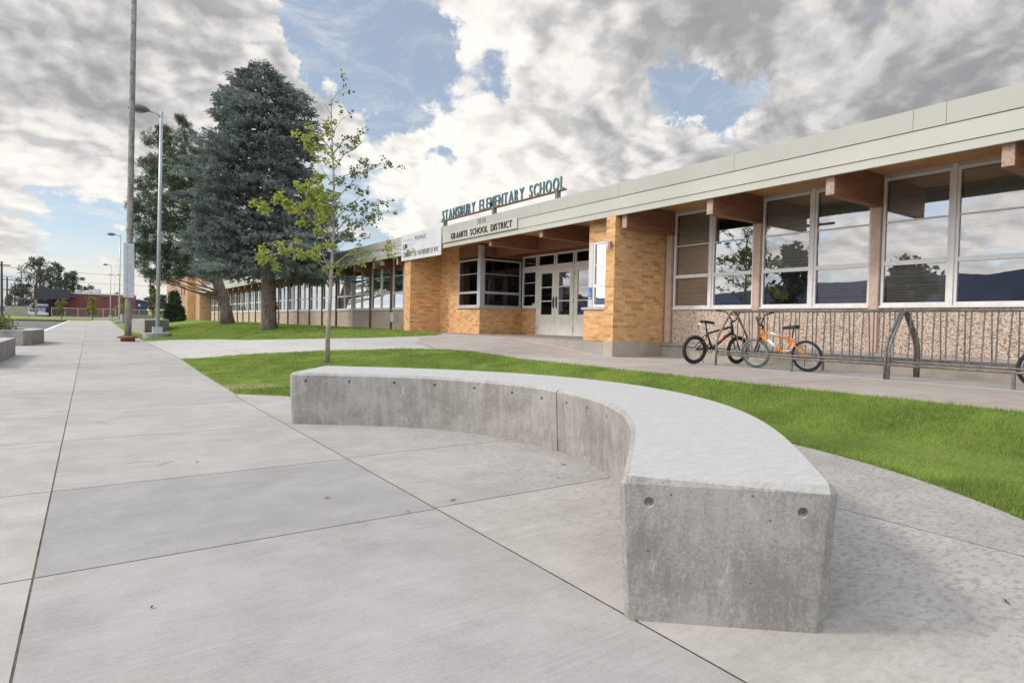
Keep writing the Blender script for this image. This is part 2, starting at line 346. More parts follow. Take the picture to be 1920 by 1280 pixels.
# ------------------------------------------------------------------ object helpers
def empty(name, loc, label, cat, group=None, rz=0):
    o = bpy.data.objects.new(name, None); COL.objects.link(o); o.location = loc; o.rotation_euler = (0, 0, rz)
    o.empty_display_size = .2
    return tag(o, label, cat, group)
def tag(o, label=None, cat=None, group=None, kind=None):
    if label: o['label'] = label
    if cat: o['category'] = cat
    if group: o['group'] = group
    if kind: o['kind'] = kind
    return o
def uvbox(me):
    if not me.uv_layers: me.uv_layers.new(name='UVMap')
    n = len(me.loops); lv = np.empty(n, np.int32); me.loops.foreach_get('vertex_index', lv)
    co = np.empty(len(me.vertices) * 3); me.vertices.foreach_get('co', co); co = co.reshape(-1, 3)
    ls = np.empty(len(me.polygons), np.int32); lt = np.empty(len(me.polygons), np.int32); nr = np.empty(len(me.polygons) * 3)
    me.polygons.foreach_get('loop_start', ls); me.polygons.foreach_get('loop_total', lt); me.polygons.foreach_get('normal', nr)
    ax = np.abs(nr.reshape(-1, 3)).argmax(1); pa = np.repeat(ax, lt); c = co[lv]
    u = np.where(pa == 0, c[:, 1], c[:, 0]); v = np.where(pa == 2, c[:, 1], c[:, 2])
    me.uv_layers[0].data.foreach_set('uv', np.c_[u, v].ravel())
class MB:
    def __init__(s): s.v = []; s.f = []; s.t = []
    def add(s, vs, fs, tone=.5):
        o = len(s.v); s.v += [tuple(x) for x in vs]; s.f += [tuple(i + o for i in f) for f in fs]; s.t += [tone] * len(fs); return s
    def box(s, x0, x1, y0, y1, z0, z1):
        x0, x1 = sorted((x0, x1)); y0, y1 = sorted((y0, y1)); z0, z1 = sorted((z0, z1))
        return s.add([(x0, y0, z0), (x1, y0, z0), (x1, y1, z0), (x0, y1, z0), (x0, y0, z1), (x1, y0, z1), (x1, y1, z1), (x0, y1, z1)],
                     [(0, 3, 2, 1), (4, 5, 6, 7), (0, 1, 5, 4), (1, 2, 6, 5), (2, 3, 7, 6), (3, 0, 4, 7)])
    def prism(s, poly, z0, z1):
        n = len(poly); return s.add([(x, y, z0) for x, y in poly] + [(x, y, z1) for x, y in poly],
            [tuple(range(n))[::-1], tuple(range(n, 2 * n))] + [(i, (i + 1) % n, n + (i + 1) % n, n + i) for i in range(n)])
    def tube(s, pts, r, n=8, close=False, caps=True):
        pts = [Vector(p) for p in pts]; N = len(pts); rs = r if isinstance(r, (list, tuple)) else [r] * N
        vs = []; prev = None
        for i, p in enumerate(pts):
            if close: t = pts[(i + 1) % N] - pts[i - 1]
            else: t = pts[min(i + 1, N - 1)] - pts[max(i - 1, 0)]
            t.normalize()
            a = prev if prev is not None else (Vector((0, 0, 1)) if abs(t.z) < .9 else Vector((1, 0, 0)))
            a = (a - t * a.dot(t)).normalized(); prev = a; b_ = t.cross(a)
            for j in range(n):
                an = 2 * math.pi * j / n; vs.append(p + (a * math.cos(an) + b_ * math.sin(an)) * rs[i])
        fs = []
        for i in range(N if close else N - 1):
            for j in range(n):
                i2 = (i + 1) % N; fs.append((i * n + j, i * n + (j + 1) % n, i2 * n + (j + 1) % n, i2 * n + j))
        if caps and not close: fs += [tuple(range(n))[::-1], tuple(range((N - 1) * n, N * n))]
        return s.add(vs, fs)
    def cyl(s, p, r, z1, n=16, r2=None): return s.tube([p, (p[0], p[1], z1)], [r, r2 if r2 is not None else r], n)
    def build(s, name, m, parent=None, bevel=0, smooth=False, tones=False):
        me = bpy.data.meshes.new(name); me.from_pydata(s.v, [], s.f)
        bm = bmesh.new(); bm.from_mesh(me); bmesh.ops.recalc_face_normals(bm, faces=bm.faces); bm.to_mesh(me); bm.free()
        for x in (m if isinstance(m, list) else [m]): me.materials.append(x)
        if smooth: me.polygons.foreach_set('use_smooth', [True] * len(me.polygons))
        me.update(); uvbox(me)
        o = bpy.data.objects.new(name, me); COL.objects.link(o)
        if parent: o.parent = parent
        if bevel:
            bv = o.modifiers.new('bevel', 'BEVEL'); bv.width = bevel; bv.segments = 2; bv.limit_method = 'ANGLE'; bv.angle_limit = R(50)
        return o
def world_box(name, m, parent, *dims, bevel=0): return MB().box(*dims).build(name, m, parent, bevel)
def copy_tree(o, parent=None):
    c = o.copy(); COL.objects.link(c); c.parent = parent
    for ch in [x for x in o.children]: copy_tree(ch, c)
    return c
def soup(name, V, F, m, parent=None, tone=None):
    """V (n,3), F (m,k) arrays -> mesh quickly"""
    me = bpy.data.meshes.new(name); kf = F.shape[1]
    me.vertices.add(len(V)); me.vertices.foreach_set('co', V.astype(np.float32).ravel())
    me.loops.add(F.size); me.loops.foreach_set('vertex_index', F.astype(np.int32).ravel())
    me.polygons.add(len(F)); me.polygons.foreach_set('loop_start', np.arange(0, F.size, kf, dtype=np.int32))
    me.update(calc_edges=True)
    if tone is not None:
        a = me.attributes.new('tone', 'FLOAT', 'FACE'); a.data.foreach_set('value', tone.astype(np.float32))
    for x in (m if isinstance(m, list) else [m]): me.materials.append(x)
    o = bpy.data.objects.new(name, me); COL.objects.link(o)
    if parent: o.parent = parent
    return o
def unit(a): return a / (np.linalg.norm(a, axis=1, keepdims=True) + 1e-9)
def fingers(C, Dr, L, Wd, cross=True):
    """pointed needle-twigs / leaves: quads (kite) along Dr"""
    n = len(C); Dr = unit(Dr); rv = unit(rng.normal(size=(n, 3))); s1 = unit(np.cross(Dr, rv)); s2 = np.cross(Dr, s1)
    L = np.broadcast_to(L, (n,))[:, None]; Wd = np.broadcast_to(Wd, (n,))[:, None]
    out = []
    for s_ in ((s1, s2) if cross else (s1,)):
        out.append(np.stack([C, C + Dr * L * .45 + s_ * Wd, C + Dr * L, C + Dr * L * .45 - s_ * Wd], 1))
    V = np.concatenate(out).reshape(-1, 3); F = np.arange(len(V)).reshape(-1, 4)
    return V, F

# ------------------------------------------------------------------ terrain
def ss(a, b, t): return min(1., max(0., (t - a) / (b - a)))
def hz(x, y):
    T = .38 + .31 * ss(9.8, 13.5, y)
    x0 = 5.62 - 3.42 * ss(5, 13, y); x1 = 6.9 + 2.5 * ss(10, 14, y) - 2.2 * ss(19, 25, y)
    z = T * ss(x0, x1, x)
    if y > 120: z += .45 * ss(120, 150, y) * (1 - ss(x0, x1, x) * .6)
    return z
def hit(x, y):
    d = (r3 * ((x - 960) / 1150) - u3 * ((y - 640) / 1150) + fwd); p = Vector((0, 0, 1.08)); t = 0
    while t < 400:
        t += .02 + t * .002; w = p + d * t
        if w.z < hz(w.x, w.y): return w
    return w
def on_y(x, y, Y):
    d = (r3 * ((x - 960) / 1150) - u3 * ((y - 640) / 1150) + fwd); w = Vector((0, 0, 1.08)) + d * (Y / d.y); return w.x, w.z
def lines(poly, axis, vals, bm):
    for v_ in vals:
        co = (v_, 0, 0) if axis == 0 else (0, v_, 0); no = (1, 0, 0) if axis == 0 else (0, 1, 0)
        bmesh.ops.bisect_plane(bm, geom=bm.verts[:] + bm.edges[:] + bm.faces[:], plane_co=co, plane_no=no, dist=1e-5)
def patch(name, poly, m, dz=0., jx=(), jy=(), gx_=(), gy_=(), label=None, flat=False, joint=.0042):
    bm = bmesh.new(); bm.faces.new([bm.verts.new((x, y, 0)) for x, y in poly]); bmesh.ops.recalc_face_normals(bm, faces=bm.faces)
    if bm.faces[:][0].normal.z < 0: bmesh.ops.reverse_faces(bm, faces=bm.faces)
    lines(poly, 0, jx, bm); lines(poly, 1, jy, bm)
    lay = bm.faces.layers.float.new('tone')
    for f in bm.faces:
        f[lay] = .35 + .65 * rnd.random(); c_ = f.calc_center_median()
        if name == 'sidewalk' and -.1 < c_.x < 1.6 and 3.2 < c_.y < 4.6: f[lay] = 0.
    if jx or jy:
        bmesh.ops.split_edges(bm, edges=bm.edges[:])
        old = set(bm.verts)
        old_faces = bm.faces[:]
        res = bmesh.ops.inset_individual(bm, faces=old_faces, thickness=joint, use_even_offset=True)
        inner = {v for f in old_faces for v in f.verts}
        for f in res['faces']: f.material_index = 1
        for v_ in bm.verts:
            if v_ not in inner: v_.co.z -= .014
    lines(poly, 0, gx_, bm); lines(poly, 1, gy_, bm)
    if not flat:
        for v_ in bm.verts: v_.co.z += hz(v_.co.x, v_.co.y)
    for v_ in bm.verts: v_.co.z += dz
    if 'lawn' in name:
        ex = bmesh.ops.extrude_edge_only(bm, edges=[e_ for e_ in bm.edges if e_.is_boundary])
        for g_ in ex['geom']:
            if isinstance(g_, bmesh.types.BMVert): g_.co.z -= .06
    me = bpy.data.meshes.new(name); bm.to_mesh(me); bm.free()
    me.materials.append(m); me.materials.append(JOINT); uvbox(me)
    o = bpy.data.objects.new(name, me); COL.objects.link(o); tag(o, label, kind='structure'); return o

fr = lambda a, b_, s: list(np.arange(a, b_, s))
# base ground sheet
patch('ground', [(-700, -300), (700, -300), (700, 900), (-700, 900)], mat('far_ground', (.14, .15, .08), .95, var=.3, vscale=.05), dz=-.6, flat=True)
gx1 = [2.2, 3, 4, 5.3, 6, 6.9, 7.3, 8, 9.4]; gy1 = fr(-4, 30, 1) + fr(30, 122, 4)
laty = [-2.3, .62, 3.13, 4.62, 6.42, 8.4, 10.4, 12.45, 14.4, 16.4, 18.4, 20.4] + fr(22.5, 124, 2.2)
# main sidewalk
patch('sidewalk', [(-9, -5), (1.65, -5), (1.65, 8.9), (1.7, 9.32), (1.76, 12.8), (1.90, 17.25), (1.9, 47), (2.9, 125), (-2.5, 125), (-2.12, 41), (-2.0, 30.2), (-9, 30.2)],
      WALK, jx=[-6.1, -4.1, -2.14, -.19], jy=laty, label='broom-finished concrete walk running along the school')
ej = MB(); yy = -5.
while yy < 60: ej.box(-.196 + .002 * math.sin(yy * 5), -.184 + .002 * math.sin(yy * 3.1), yy, yy + .4, -.006, -.0015 + .001 * math.sin(yy * 7)); yy += .4
tag(ej.build('joint_strip', mat('joint_filler', (.09, .085, .06), .95, var=.5, vscale=12)), 'dark dirty expansion joint running down the walk', kind='structure')
cx, cy, cr = .90, 4.2, 4.66
arc = [(cx + cr * math.cos(R(a)), cy + cr * math.sin(R(a))) for a in range(-76, 74, 3)]
arc2 = [(cx + (cr + .04) * math.cos(R(a)), cy + (cr + .04) * math.sin(R(a))) for a in range(-76, 74, 3)]
patch('plaza', [(1.65, -.4)] + arc2 + [(2.33, 8.75), (1.7, 9.32), (1.65, 8.9)], PLAZA, dz=.0, flat=True, jx=[3.74], jy=[.62, 3.15, 4.66, 6.5], label='round concrete pad beneath the curved bench')
near = [(1.90, 17.25)] + [tuple(hit(x, y))[:2] for x, y in ((460, 666), (609, 658.7), (737, 655.8), (836, 657))] + [(6.9, 11.7), (6.87, 9.6)]
lawnA = [(1.7, 9.32)] + [(1.76, 12.8)] + near + [(6.87, 6), (6.87, 2), (6.87, -5), (1.65, -5), (1.65, -.4)] + arc + [(2.3, 8.72)]
patch('lawn', lawnA, LAWN, dz=.012, gx_=gx1, gy_=fr(-4, 18, .5), label='lawn strip between bench pad and school')
far = [(1.9, 30.3), (2.75, 29.2)] + [tuple(hit(x, y))[:2] for x, y in ((460, 637.8), (574, 635.4), (728.6, 632.4), (817, 629))]
split = 6.35
pave = [tuple(p) for p in near] + [(6.87, -5), (11.0, -5), (11.0, 9.78), (9.42, 9.78), (9.42, 20.3)] + far[::-1] 
patch('entry_path', pave, PATHC, dz=.002, jx=[3.4, 5.2, 6.5], gx_=gx1 + [7.6, 8.6], gy_=gy1, label='concrete path leading to the school entrance', joint=.004)
patch('pavement', [(6.88, -4.9), (9.2, -4.9), (9.2, 15.6), (8.3, 16.9), (7.2, 15), (6.7, 12.9), (6.92, 11.7), (6.88, 9.6)], AGG, dz=.006,
      jy=[1.35, 4.4, 7.45, 10.5], gx_=[7.3, 8, 8.7], gy_=fr(-4, 17, .5), label='pinkish exposed-aggregate pavement beside the school', joint=.006)
patch('lawn_far', far + [(9.42, 17.6), (9.42, 20.6), (10.2, 20.6), (10.2, 72), (10.2, 120), (2.85, 120), (1.9, 47)], LAWN, dz=.012, gx_=[2.2, 3, 4, 5, 6, 7.2, 8], gy_=gy1,
      label='lawn under the two large conifers')
# parking lot, kerb, far verge and road
patch('parking_lot', [(-120, 30.2), (-2.14, 30.2), (-2.14, 41), (-2.5, 121), (-120, 121)], ASPH, dz=-.14, flat=True, label='grey asphalt parking lot left of the walk')
kb = MB(); kb.prism([(-2.30, 30.2), (-2.005, 30.2), (-2.13, 41), (-2.48, 121), (-2.75, 121), (-2.42, 41)], -.16, .012); tag(kb.build('kerb', WHITE), 'white painted kerb along the parking lot', kind='structure')
ln = MB()
for i in range(6):
    y = 56 + i * 9.; ln.box(-10.5, -6.2, y, y + .14, -.139, -.134)
tag(ln.build('parking_markings', WHITE), 'white stall lines on the asphalt', kind='structure')
patch('verge', [(-200, 121), (200, 121), (200, 152), (-200, 152)], LAWN, dz=.02, gx_=[2, 7, 20], gy_=fr(122, 152, 4), label='strip of grass beyond the parking lot')
patch('cross_walk', [(-200, 135), (200, 135), (200, 139), (-200, 139)], PATHC, dz=.05, gx_=[2, 7, 20], gy_=[136, 138], label='pale footpath crossing beyond the parking lot')
patch('street', [(-300, 152), (300, 152), (300, 240), (-300, 240)], ASPH, dz=.44, flat=True, label='asphalt forecourt beyond the school grounds')

# ------------------------------------------------------------------ school building
S = empty('school_building', (9.4, 9.8, .4), 'long single-storey school with tan brick, window bays and pale metal fascia', 'school building')
S.location = (0, 0, 0)
def part(name, mb, m, bevel=0, parent=S, label=None, smooth=False):
    o = mb.build(name, m, parent, bevel, smooth)
    if label: o['label'] = label
    return o
XF, XR, XL, XD, XA = 9.40, 11.05, 10.3, 12.3, 10.6
FZ, SOF = .70, 3.70
Y0, Y1 = -8.0, 71.5
# roof, fascia bands, seams
part('roof', MB().box(XF + .06, 24, Y0, Y1, SOF + .06, 4.10), mat('roof_grey', (.3, .3, .29), .8, var=.1))
part('fascia', MB().box(XF - .03, XF + .06, Y0, Y1, 3.845, 4.135), FASC2, label='upper fascia band')
part('fascia', MB().box(XF - .015, XF + .06, Y0, Y1, 3.585, 3.838), FASC)
part('fascia', MB().box(XF, XF + .06, Y0, Y1, 3.455, 3.578), FASC)
part('fascia_backing', MB().box(XF + .061, XF + .09, Y0 + .01, Y1 - .01, 3.46, 3.72), DARKIN)
sm = MB()
for y in [Y0 + .5 + 2.86 * i for i in range(28)] + [3.54]: sm.box(XF - .032, XF - .025, y, y + .006, 3.85, 4.13)
part('fascia_joints', sm, mat('seam_dark', (.2, .2, .17), .7))['kind'] = 'stuff'
part('fascia', MB().box(XF + .06, 24, Y1, Y1 + .05, 3.46, 4.13), FASC)
part('soffit', MB().box(XF + .095, XR + .3, Y0, Y1, SOF, SOF + .05), SOFFIT)
part('soffit_trim', MB().box(XF + .1, XF + .14, Y0, Y1, SOF - .05, SOF - .002), BEAMW)
# brick masses
brk = lambda *d: part('brick_wall', MB().box(*d), BRICK)
brk(XF + .004, XR + .25, 9.78, 10.06, FZ + .01, 3.453)                      # right pier
brk(XF + .15, XR + .25, 9.78, 10.06, 3.4535, SOF)
brk(XF + .28, XF + .46, 10.062, 11.07, FZ + .01, 1.43)               # low wall under side window
brk(XF + .28, XF + .46, 10.062, 10.93, 3.00, SOF)                   # brick above side window
brk(XF + .004, XL + .3, 20.1, 20.6, FZ - .02, 3.453)
brk(XF + .15, XL + .3, 20.1, 20.6, 3.4535, SOF)                         # left pier front
brk(XL + .302, XA - .001, 20.1, 20.3, FZ - .02, SOF)
brk(XA, XA + .2, 18.75, 20.098, FZ, SOF)                             # wall left of bay
brk(XA, XA + .2, 17.3, 18.748, FZ, 1.55)                             # under bay window
brk(XA + .202, XD - .002, 17.3, 17.5, FZ, 1.55)                           # under side bay window
brk(XD, XD + .2, 16.45, 17.298, FZ, 1.55)                              # under sidelight
brk(XF - .02, XL + .8, Y1 - .6, Y1 - .1, .45, 3.45)                      # far end pier
part('plinth', MB().box(XF - .012, XR + .25, 9.765, 10.07, .2, FZ + .008), PLINTH, .008)
part('plinth', MB().box(XF - .03, XL, 20.085, 20.62, .3, .70), PLINTH, .008)
part('plinth', MB().box(XR - .10, XR + .12, Y0, 9.76, .2, .64), PLINTH, .01)
part('plinth', MB().box(XL - .06, XL + .15, 20.63, Y1 - .61, .3, .70), PLINTH, .01)
part('ledge', MB().box(XR - .14, XR + .06, Y0, 9.755, .642, .70), mat('ledge_grey', (.36, .32, .31), .8, var=.15), .006)
# entrance slab
sb = MB().prism([(XF - .01, 10.072), (XF - .01, 20.08), (XA, 20.08), (XA, 17.3), (XD + .3, 17.3), (XD + .3, 10.072)], .2, FZ)
part('entrance_floor', sb, AGG, .006, label='raised entrance slab')
# header over doors, recess ceiling, beams
part('bulkhead', MB().box(11.15, 11.27, 10.3, 17.28, 3.28, SOF - .004), BEAMW)
part('ceiling', MB().box(11.272, XD + .4, 10.3, 17.6, 3.50, 3.55), SOFFIT)
part('bulkhead', MB().box(XA + .01, XA + .16, 17.3, 20.09, 3.26, SOF - .002), BEAMW)
part('bulkhead', MB().box(XA + .17, XD + .1, 17.34, 17.46, 3.26, SOF - .002), BEAMW)
part('bulkhead', MB().box(XD + .03, XD + .15, 10.2, 17.3, 3.36, 3.498), BEAMW)
ppitch = 2.25
ry = [9.64 - ppitch * i for i in range(8)]
ly = [23.75 + 2.29 * i for i in range(21)]
def beam(y, x1, w=.145, zb=3.17, x0=9.5):
    return part('beam', MB().box(x0, x1, y - w / 2, y + w / 2, zb, SOF - .003), BEAMW, .008)
for y in ry: beam(y if y < 9 else 9.60, XR + .1)
beam(12.57, 11.148, zb=3.28); beam(15.0, 11.148, zb=3.28)
for y in [21.46] + ly: beam(y, XL + .1)
beam(20.9 - .12, XL + .1) if False else None
# beam end plates (sunlit brightness put into a lighter wood colour)
END_LIT = wood('beam_end_lit', (.30, .19, .14), (.50, .36, .29), (9, 9, 9))
bolts = MB()
for y in ry + [12.57, 21.46] + ly:
    zb = 3.28 if y == 12.57 else 3.17
    yy = y if y < 9 or y > 10 else 9.60
    part('beam_end', MB().box(9.492, 9.499, yy - .066, yy + .066, zb + .01, SOF - .02), END_LIT)
# window module ---------------------------------------------------
def window(x, ya, yb, z0, z1, bars, thick=(), blind=0., frame=ALU, gl=GLASS, fw=.045, parent=S, name='window', axis='y', label=None, raised=1.0):
    """window in plane x (axis y) spanning ya..yb, or plane y=x spanning X ya..yb (axis x)"""
    def bx(mb, a0, a1, b0, b1, c0, c1):
        return mb.box(a0, a1, b0, b1, c0, c1) if axis == 'y' else mb.box(b0, b1, a0, a1, c0, c1)
    f = MB(); d = .05
    bx(f, x - .01, x + d, ya, ya + fw, z0, z1); bx(f, x - .01, x + d, yb - fw, yb, z0, z1)
    bx(f, x - .012, x + d - .002, ya + fw, yb - fw, z0, z0 + fw * 1.2); bx(f, x - .012, x + d - .002, ya + fw, yb - fw, z1 - fw, z1)
    for b_ in bars:
        h = .038 if b_ in thick else .012
        bx(f, x - (.008 if b_ in thick else .002), x + .035, ya + fw, yb - fw, b_ - h, b_ + h)
    fo = f.build(name, frame, parent, .003)
    if label: fo['label'] = label
    g = MB(); g.add(*( ([(x + .022, ya + fw, z0 + .02), (x + .022, yb - fw, z0 + .02), (x + .022, yb - fw, z1 - .02), (x + .022, ya + fw, z1 - .02)] if axis == 'y' else
        [(ya + fw, x + .022, z0 + .02), (yb - fw, x + .022, z0 + .02), (yb - fw, x + .022, z1 - .02), (ya + fw, x + .022, z1 - .02)]), [(0, 3, 2, 1)]))
    g.build('glass', gl, fo)
    if blind > 0:
        zt = z1 - fw - .01; zb = z1 - (z1 - z0) * blind; n = int((zt - zb) / .026)
        zz = zt - .026 * np.arange(n) + rng.normal(0, .0015, n)
        a = np.zeros((n, 4, 3)); a[:, 0] = a[:, 1] = 0
        a[:, :, 0] = [x + .085, x + .085, x + .100, x + .100]; a[:, :, 1] = [ya + fw, yb - fw, yb - fw, ya + fw]
        a[:, 0, 2] = a[:, 1, 2] = zz; a[:, 2, 2] = a[:, 3, 2] = zz - .0205
        soup('blind', a.reshape(-1, 3), np.arange(n * 4).reshape(-1, 4), BLIND, fo)
    return fo
WZ0, WZ1 = 1.50, 3.64
for i, y in enumerate(ry[:-1]):
    yl = y - .085 if i else 9.54; yr = ry[i + 1] + .085; mid = (y + ry[i + 1]) / 2
    b_ = [(.99, .0), (.68, .99), (.99, .66), (.99, .99), (.8, .99), (.99, .99), (.99, .9)][i]
    if b_[0]: window(XR, mid + .03, yl, WZ0, WZ1, (2.21, 2.90), (2.21,), b_[0])
    if b_[1]: window(XR, yr, mid - .03, WZ0, WZ1, (2.21, 2.90), (2.21,), b_[1])
    else: window(XR, yr, mid - .03, WZ0, WZ1, (2.21, 2.90), (2.21,), 0)
    part('mullion', MB().box(XR - .035, XR + .05, mid - .03, mid + .03, WZ0 - .01, WZ1 + .05), ALU, .004)
    part('window_sill', MB().box(XR - .05, XR + .05, yr, yl, WZ0 - .035, WZ0 - .002), ALU, .003)
    part('window_header', MB().box(XR - .02, XR + .06, yr, yl, WZ1 + .001, SOF - .002), GREYP)
    part('wall_panel', MB().box(XR, XR + .06, yr - .01, yl + .01, .702, WZ0 - .037), PANEL)
for y in ry: part('post', MB().box(XR - .06, XR + .09, (y if y < 9 else 9.66) - .075, (y if y < 9 else 9.66) + .075, .705, 3.168), POSTW, .005)
lyy = [21.46] + ly
part('wall_panel', MB().box(XL, XL + .06, 20.61, 21.40, .702, WZ0 + .02), PANEL)
window(XL, 20.65, 21.38, WZ0 + .06, WZ1, (2.21, 2.90), (2.21,), .0)
for i in range(len(lyy) - 1):
    a, c = lyy[i] + .06, lyy[i + 1] - .06; mid = (a + c) / 2
    window(XL, a, mid - .02, WZ0 + .06, WZ1, (2.21, 2.90), (2.21,), [0, .5, 0, .3][i % 4] if i > 2 else 0, fw=.05)
    window(XL, mid + .02, c, WZ0 + .06, WZ1, (2.21, 2.90), (2.21,), [.35, 0, .6, 0][i % 4] if i > 2 else 0, fw=.05)
    part('mullion', MB().box(XL - .03, XL + .05, mid - .02, mid + .02, WZ0 + .06, WZ1), ALU)
    part('window_sill', MB().box(XL - .05, XL + .05, a, c, WZ0 + .015, WZ0 + .058), ALU)
    part('wall_panel', MB().box(XL, XL + .06, a - .01, c + .01, .702, WZ0 + .013), PANEL)
DPOST = mat('brown_post', (.17, .10, .075), .65, var=.15, vscale=6)
for i, y in enumerate(lyy): part('post', MB().box(XL - .08, XL + .08, y - .045, y + .045, .702, 3.168), ALU if i == 3 else DPOST, .004)
part('window_header', MB().box(XL - .02, XL + .06, 20.61, lyy[-1], WZ1 + .001, SOF - .002), GREYP)
# bay windows, entrance
window(XA, 17.42, 18.74, 1.59, 3.2, (2.08, 2.70), (2.08,), 0, GREYP, GLASSD, .06, label='dark window left of the bay corner post')
window(17.32, XA + .14, XD - .03, 1.59, 3.2, (2.08, 2.70), (2.08,), 0, GREYP, GLASSD, .06, axis='x', label='wide dark window on the side of the entrance bay')
part('corner_post', MB().box(XA - .03, XA + .12, 17.26, 17.41, 1.59, 3.62), GREYP, .006)
part('window_sill', MB().prism([(XA - .06, 18.8), (XA - .06, 17.24), (XD - .06, 17.24), (XD - .06, 16.42), (XD + .1, 16.42), (XD + .1, 17.36), (XA + .16, 17.36), (XA + .16, 18.8)], 1.55, 1.588), GREYP, .004)
window(XD, 16.46, 17.28, 1.60, 2.87, (2.02, 2.45), (), 0, CREAM, GLASSD, .07, label='sidelight beside the entrance doors')
for a, c in ((16.46, 17.28), (15.5, 16.42), (14.55, 15.46), (13.6, 14.51), (12.65, 13.56), (11.7, 12.61)):
    window(XD, a, c, 2.93, 3.36, (), (), 0, CREAM, GLASSD, .06, name='transom')
part('door_frame', MB().box(XD - .02, XD + .1, 11.7, 17.29, 2.872, 2.928), CREAM)
part('door_frame', MB().box(XD - .02, XD + .1, 16.385, 16.455, FZ, 2.87), CREAM)
dy = [16.38, 15.46, 14.54, 13.62, 12.70]
part('side_wall', MB().box(XD, XD + .1, 10.3, 11.7, FZ, 3.36), CREAM)
for i in range(4):
    a, c = dy[i + 1] + (.03 if i % 2 else .004), dy[i] - (.004 if i % 2 else .0)
    f = MB(); z0, z1 = FZ + .012, 2.865
    f.box(XD + .0, XD + .045, a, a + .17, z0, z1); f.box(XD, XD + .045, c - .17, c, z0, z1)
    f.box(XD, XD + .045, a + .17, c - .17, z0, 1.38); f.box(XD, XD + .045, a + .17, c - .17, 2.72, z1)
    for b_ in (1.82, 2.27): f.box(XD + .003, XD + .04, a + .17, c - .17, b_ - .018, b_ + .018)
    d = f.build('door', CREAM, S, .003)
    d['label'] = ['cream door with glazed upper half beside the sidelight', 'cream middle door with black pull handle', 'cream door half hidden by the low brick wall', 'cream door hidden behind low brick wall'][i]
    MB().add([(XD + .02, a + .17, 1.38), (XD + .02, c - .17, 1.38), (XD + .02, c - .17, 2.72), (XD + .02, a + .17, 2.72)], [(0, 3, 2, 1)]).build('glass', GLASSD, d)
    hy = a + .07 if i % 2 == 0 else c - .07
    MB().tube([(XD - .002, hy, 1.62), (XD - .05, hy, 1.66), (XD - .05, hy, 1.88), (XD - .002, hy, 1.92)], .011, 6).box(XD - .006, XD - .0005, hy - .03, hy + .03, 1.58, 1.96).build('handle', DARKL, d)
    hh = MB(); e = c if i % 2 == 0 else a
    for z in (.95, 1.8, 2.65): hh.box(XD - .012, XD + .02, e - .02, e + .02, z - .06, z + .06)
    hh.build('hinge', GREYP, d)
part('door_frame', MB().box(XD - .025, XD + .1, 14.545, 14.565, FZ, 2.87), CREAM)
part('notice', MB().box(XD + .012, XD + .016, 16.55, 16.72, 1.66, 1.76), mat('paper', (.55, .62, .6), .7))
# vestibule side window on low wall
part('window_sill', MB().box(XF + .24, XF + .5, 10.065, 11.12, 1.432, 1.485), GREYP, .005)
part('post', MB().box(XF + .28, XF + .40, 10.78, 10.93, 1.487, 3.0), mat('pale_post', (.60, .60, .62), .5, var=.05), .005)
window(XF + .30, 10.07, 10.775, 1.49, 2.995, (1.98, 2.45), (1.98,), 0, ALU, GLASS, .05)
# interior volumes
part('interior_wall', MB().box(15.5, 15.6, Y0, Y1, .3, 3.75), mat('interior_paint', (.16, .14, .12), .9, var=.2, vscale=.6))
part('interior_floor', MB().box(XR + .3, 15.49, Y0, 9.7, .6, .68).box(XL + .3, 15.49, 20.7, Y1 - .7, .6, .68).box(XD + .31, 15.49, 9.8, 20.6, .6, .69), DARKIN)
part('interior_wall', MB().box(XR + .3, 15.49, 9.85, 10.0, .69, 3.75).box(XL + .4, 15.49, 20.35, 20.5, .69, 3.75), DARKIN)
part('ceiling', MB().box(XR + .31, 15.49, Y0, 71, 3.72, 3.74), mat('interior_ceiling', (.22, .21, .19), .9))
for y in (9.0,): part('ceiling_light', MB().box(12.6, 12.75, y - .5, y + .1, 3.69, 3.715), mat('lit_tube', (.9, .9, .85), .5, emit=((1, .93, .78), 3.0)))
part('ceiling_light', MB().box(12.4, 12.55, 2.6, 3.4, 3.69, 3.715), MATS['lit_tube'])
part('back_wall', MB().box(23.8, 23.95, Y0, Y1, 0, 3.75), BRICK); part('end_wall', MB().box(XR + .1, 23.8, Y0 + .02, Y0 + .2, 0, 3.75), BRICK)
# soffit light
sl_ = MB().cyl((10.3, 8.45, SOF - .02), .11, SOF - .001, 20); part('soffit_light', sl_, HEADG)
part('soffit_light', MB().cyl((10.3, 13.9, SOF - .02), .11, SOF - .001, 20), HEADG)

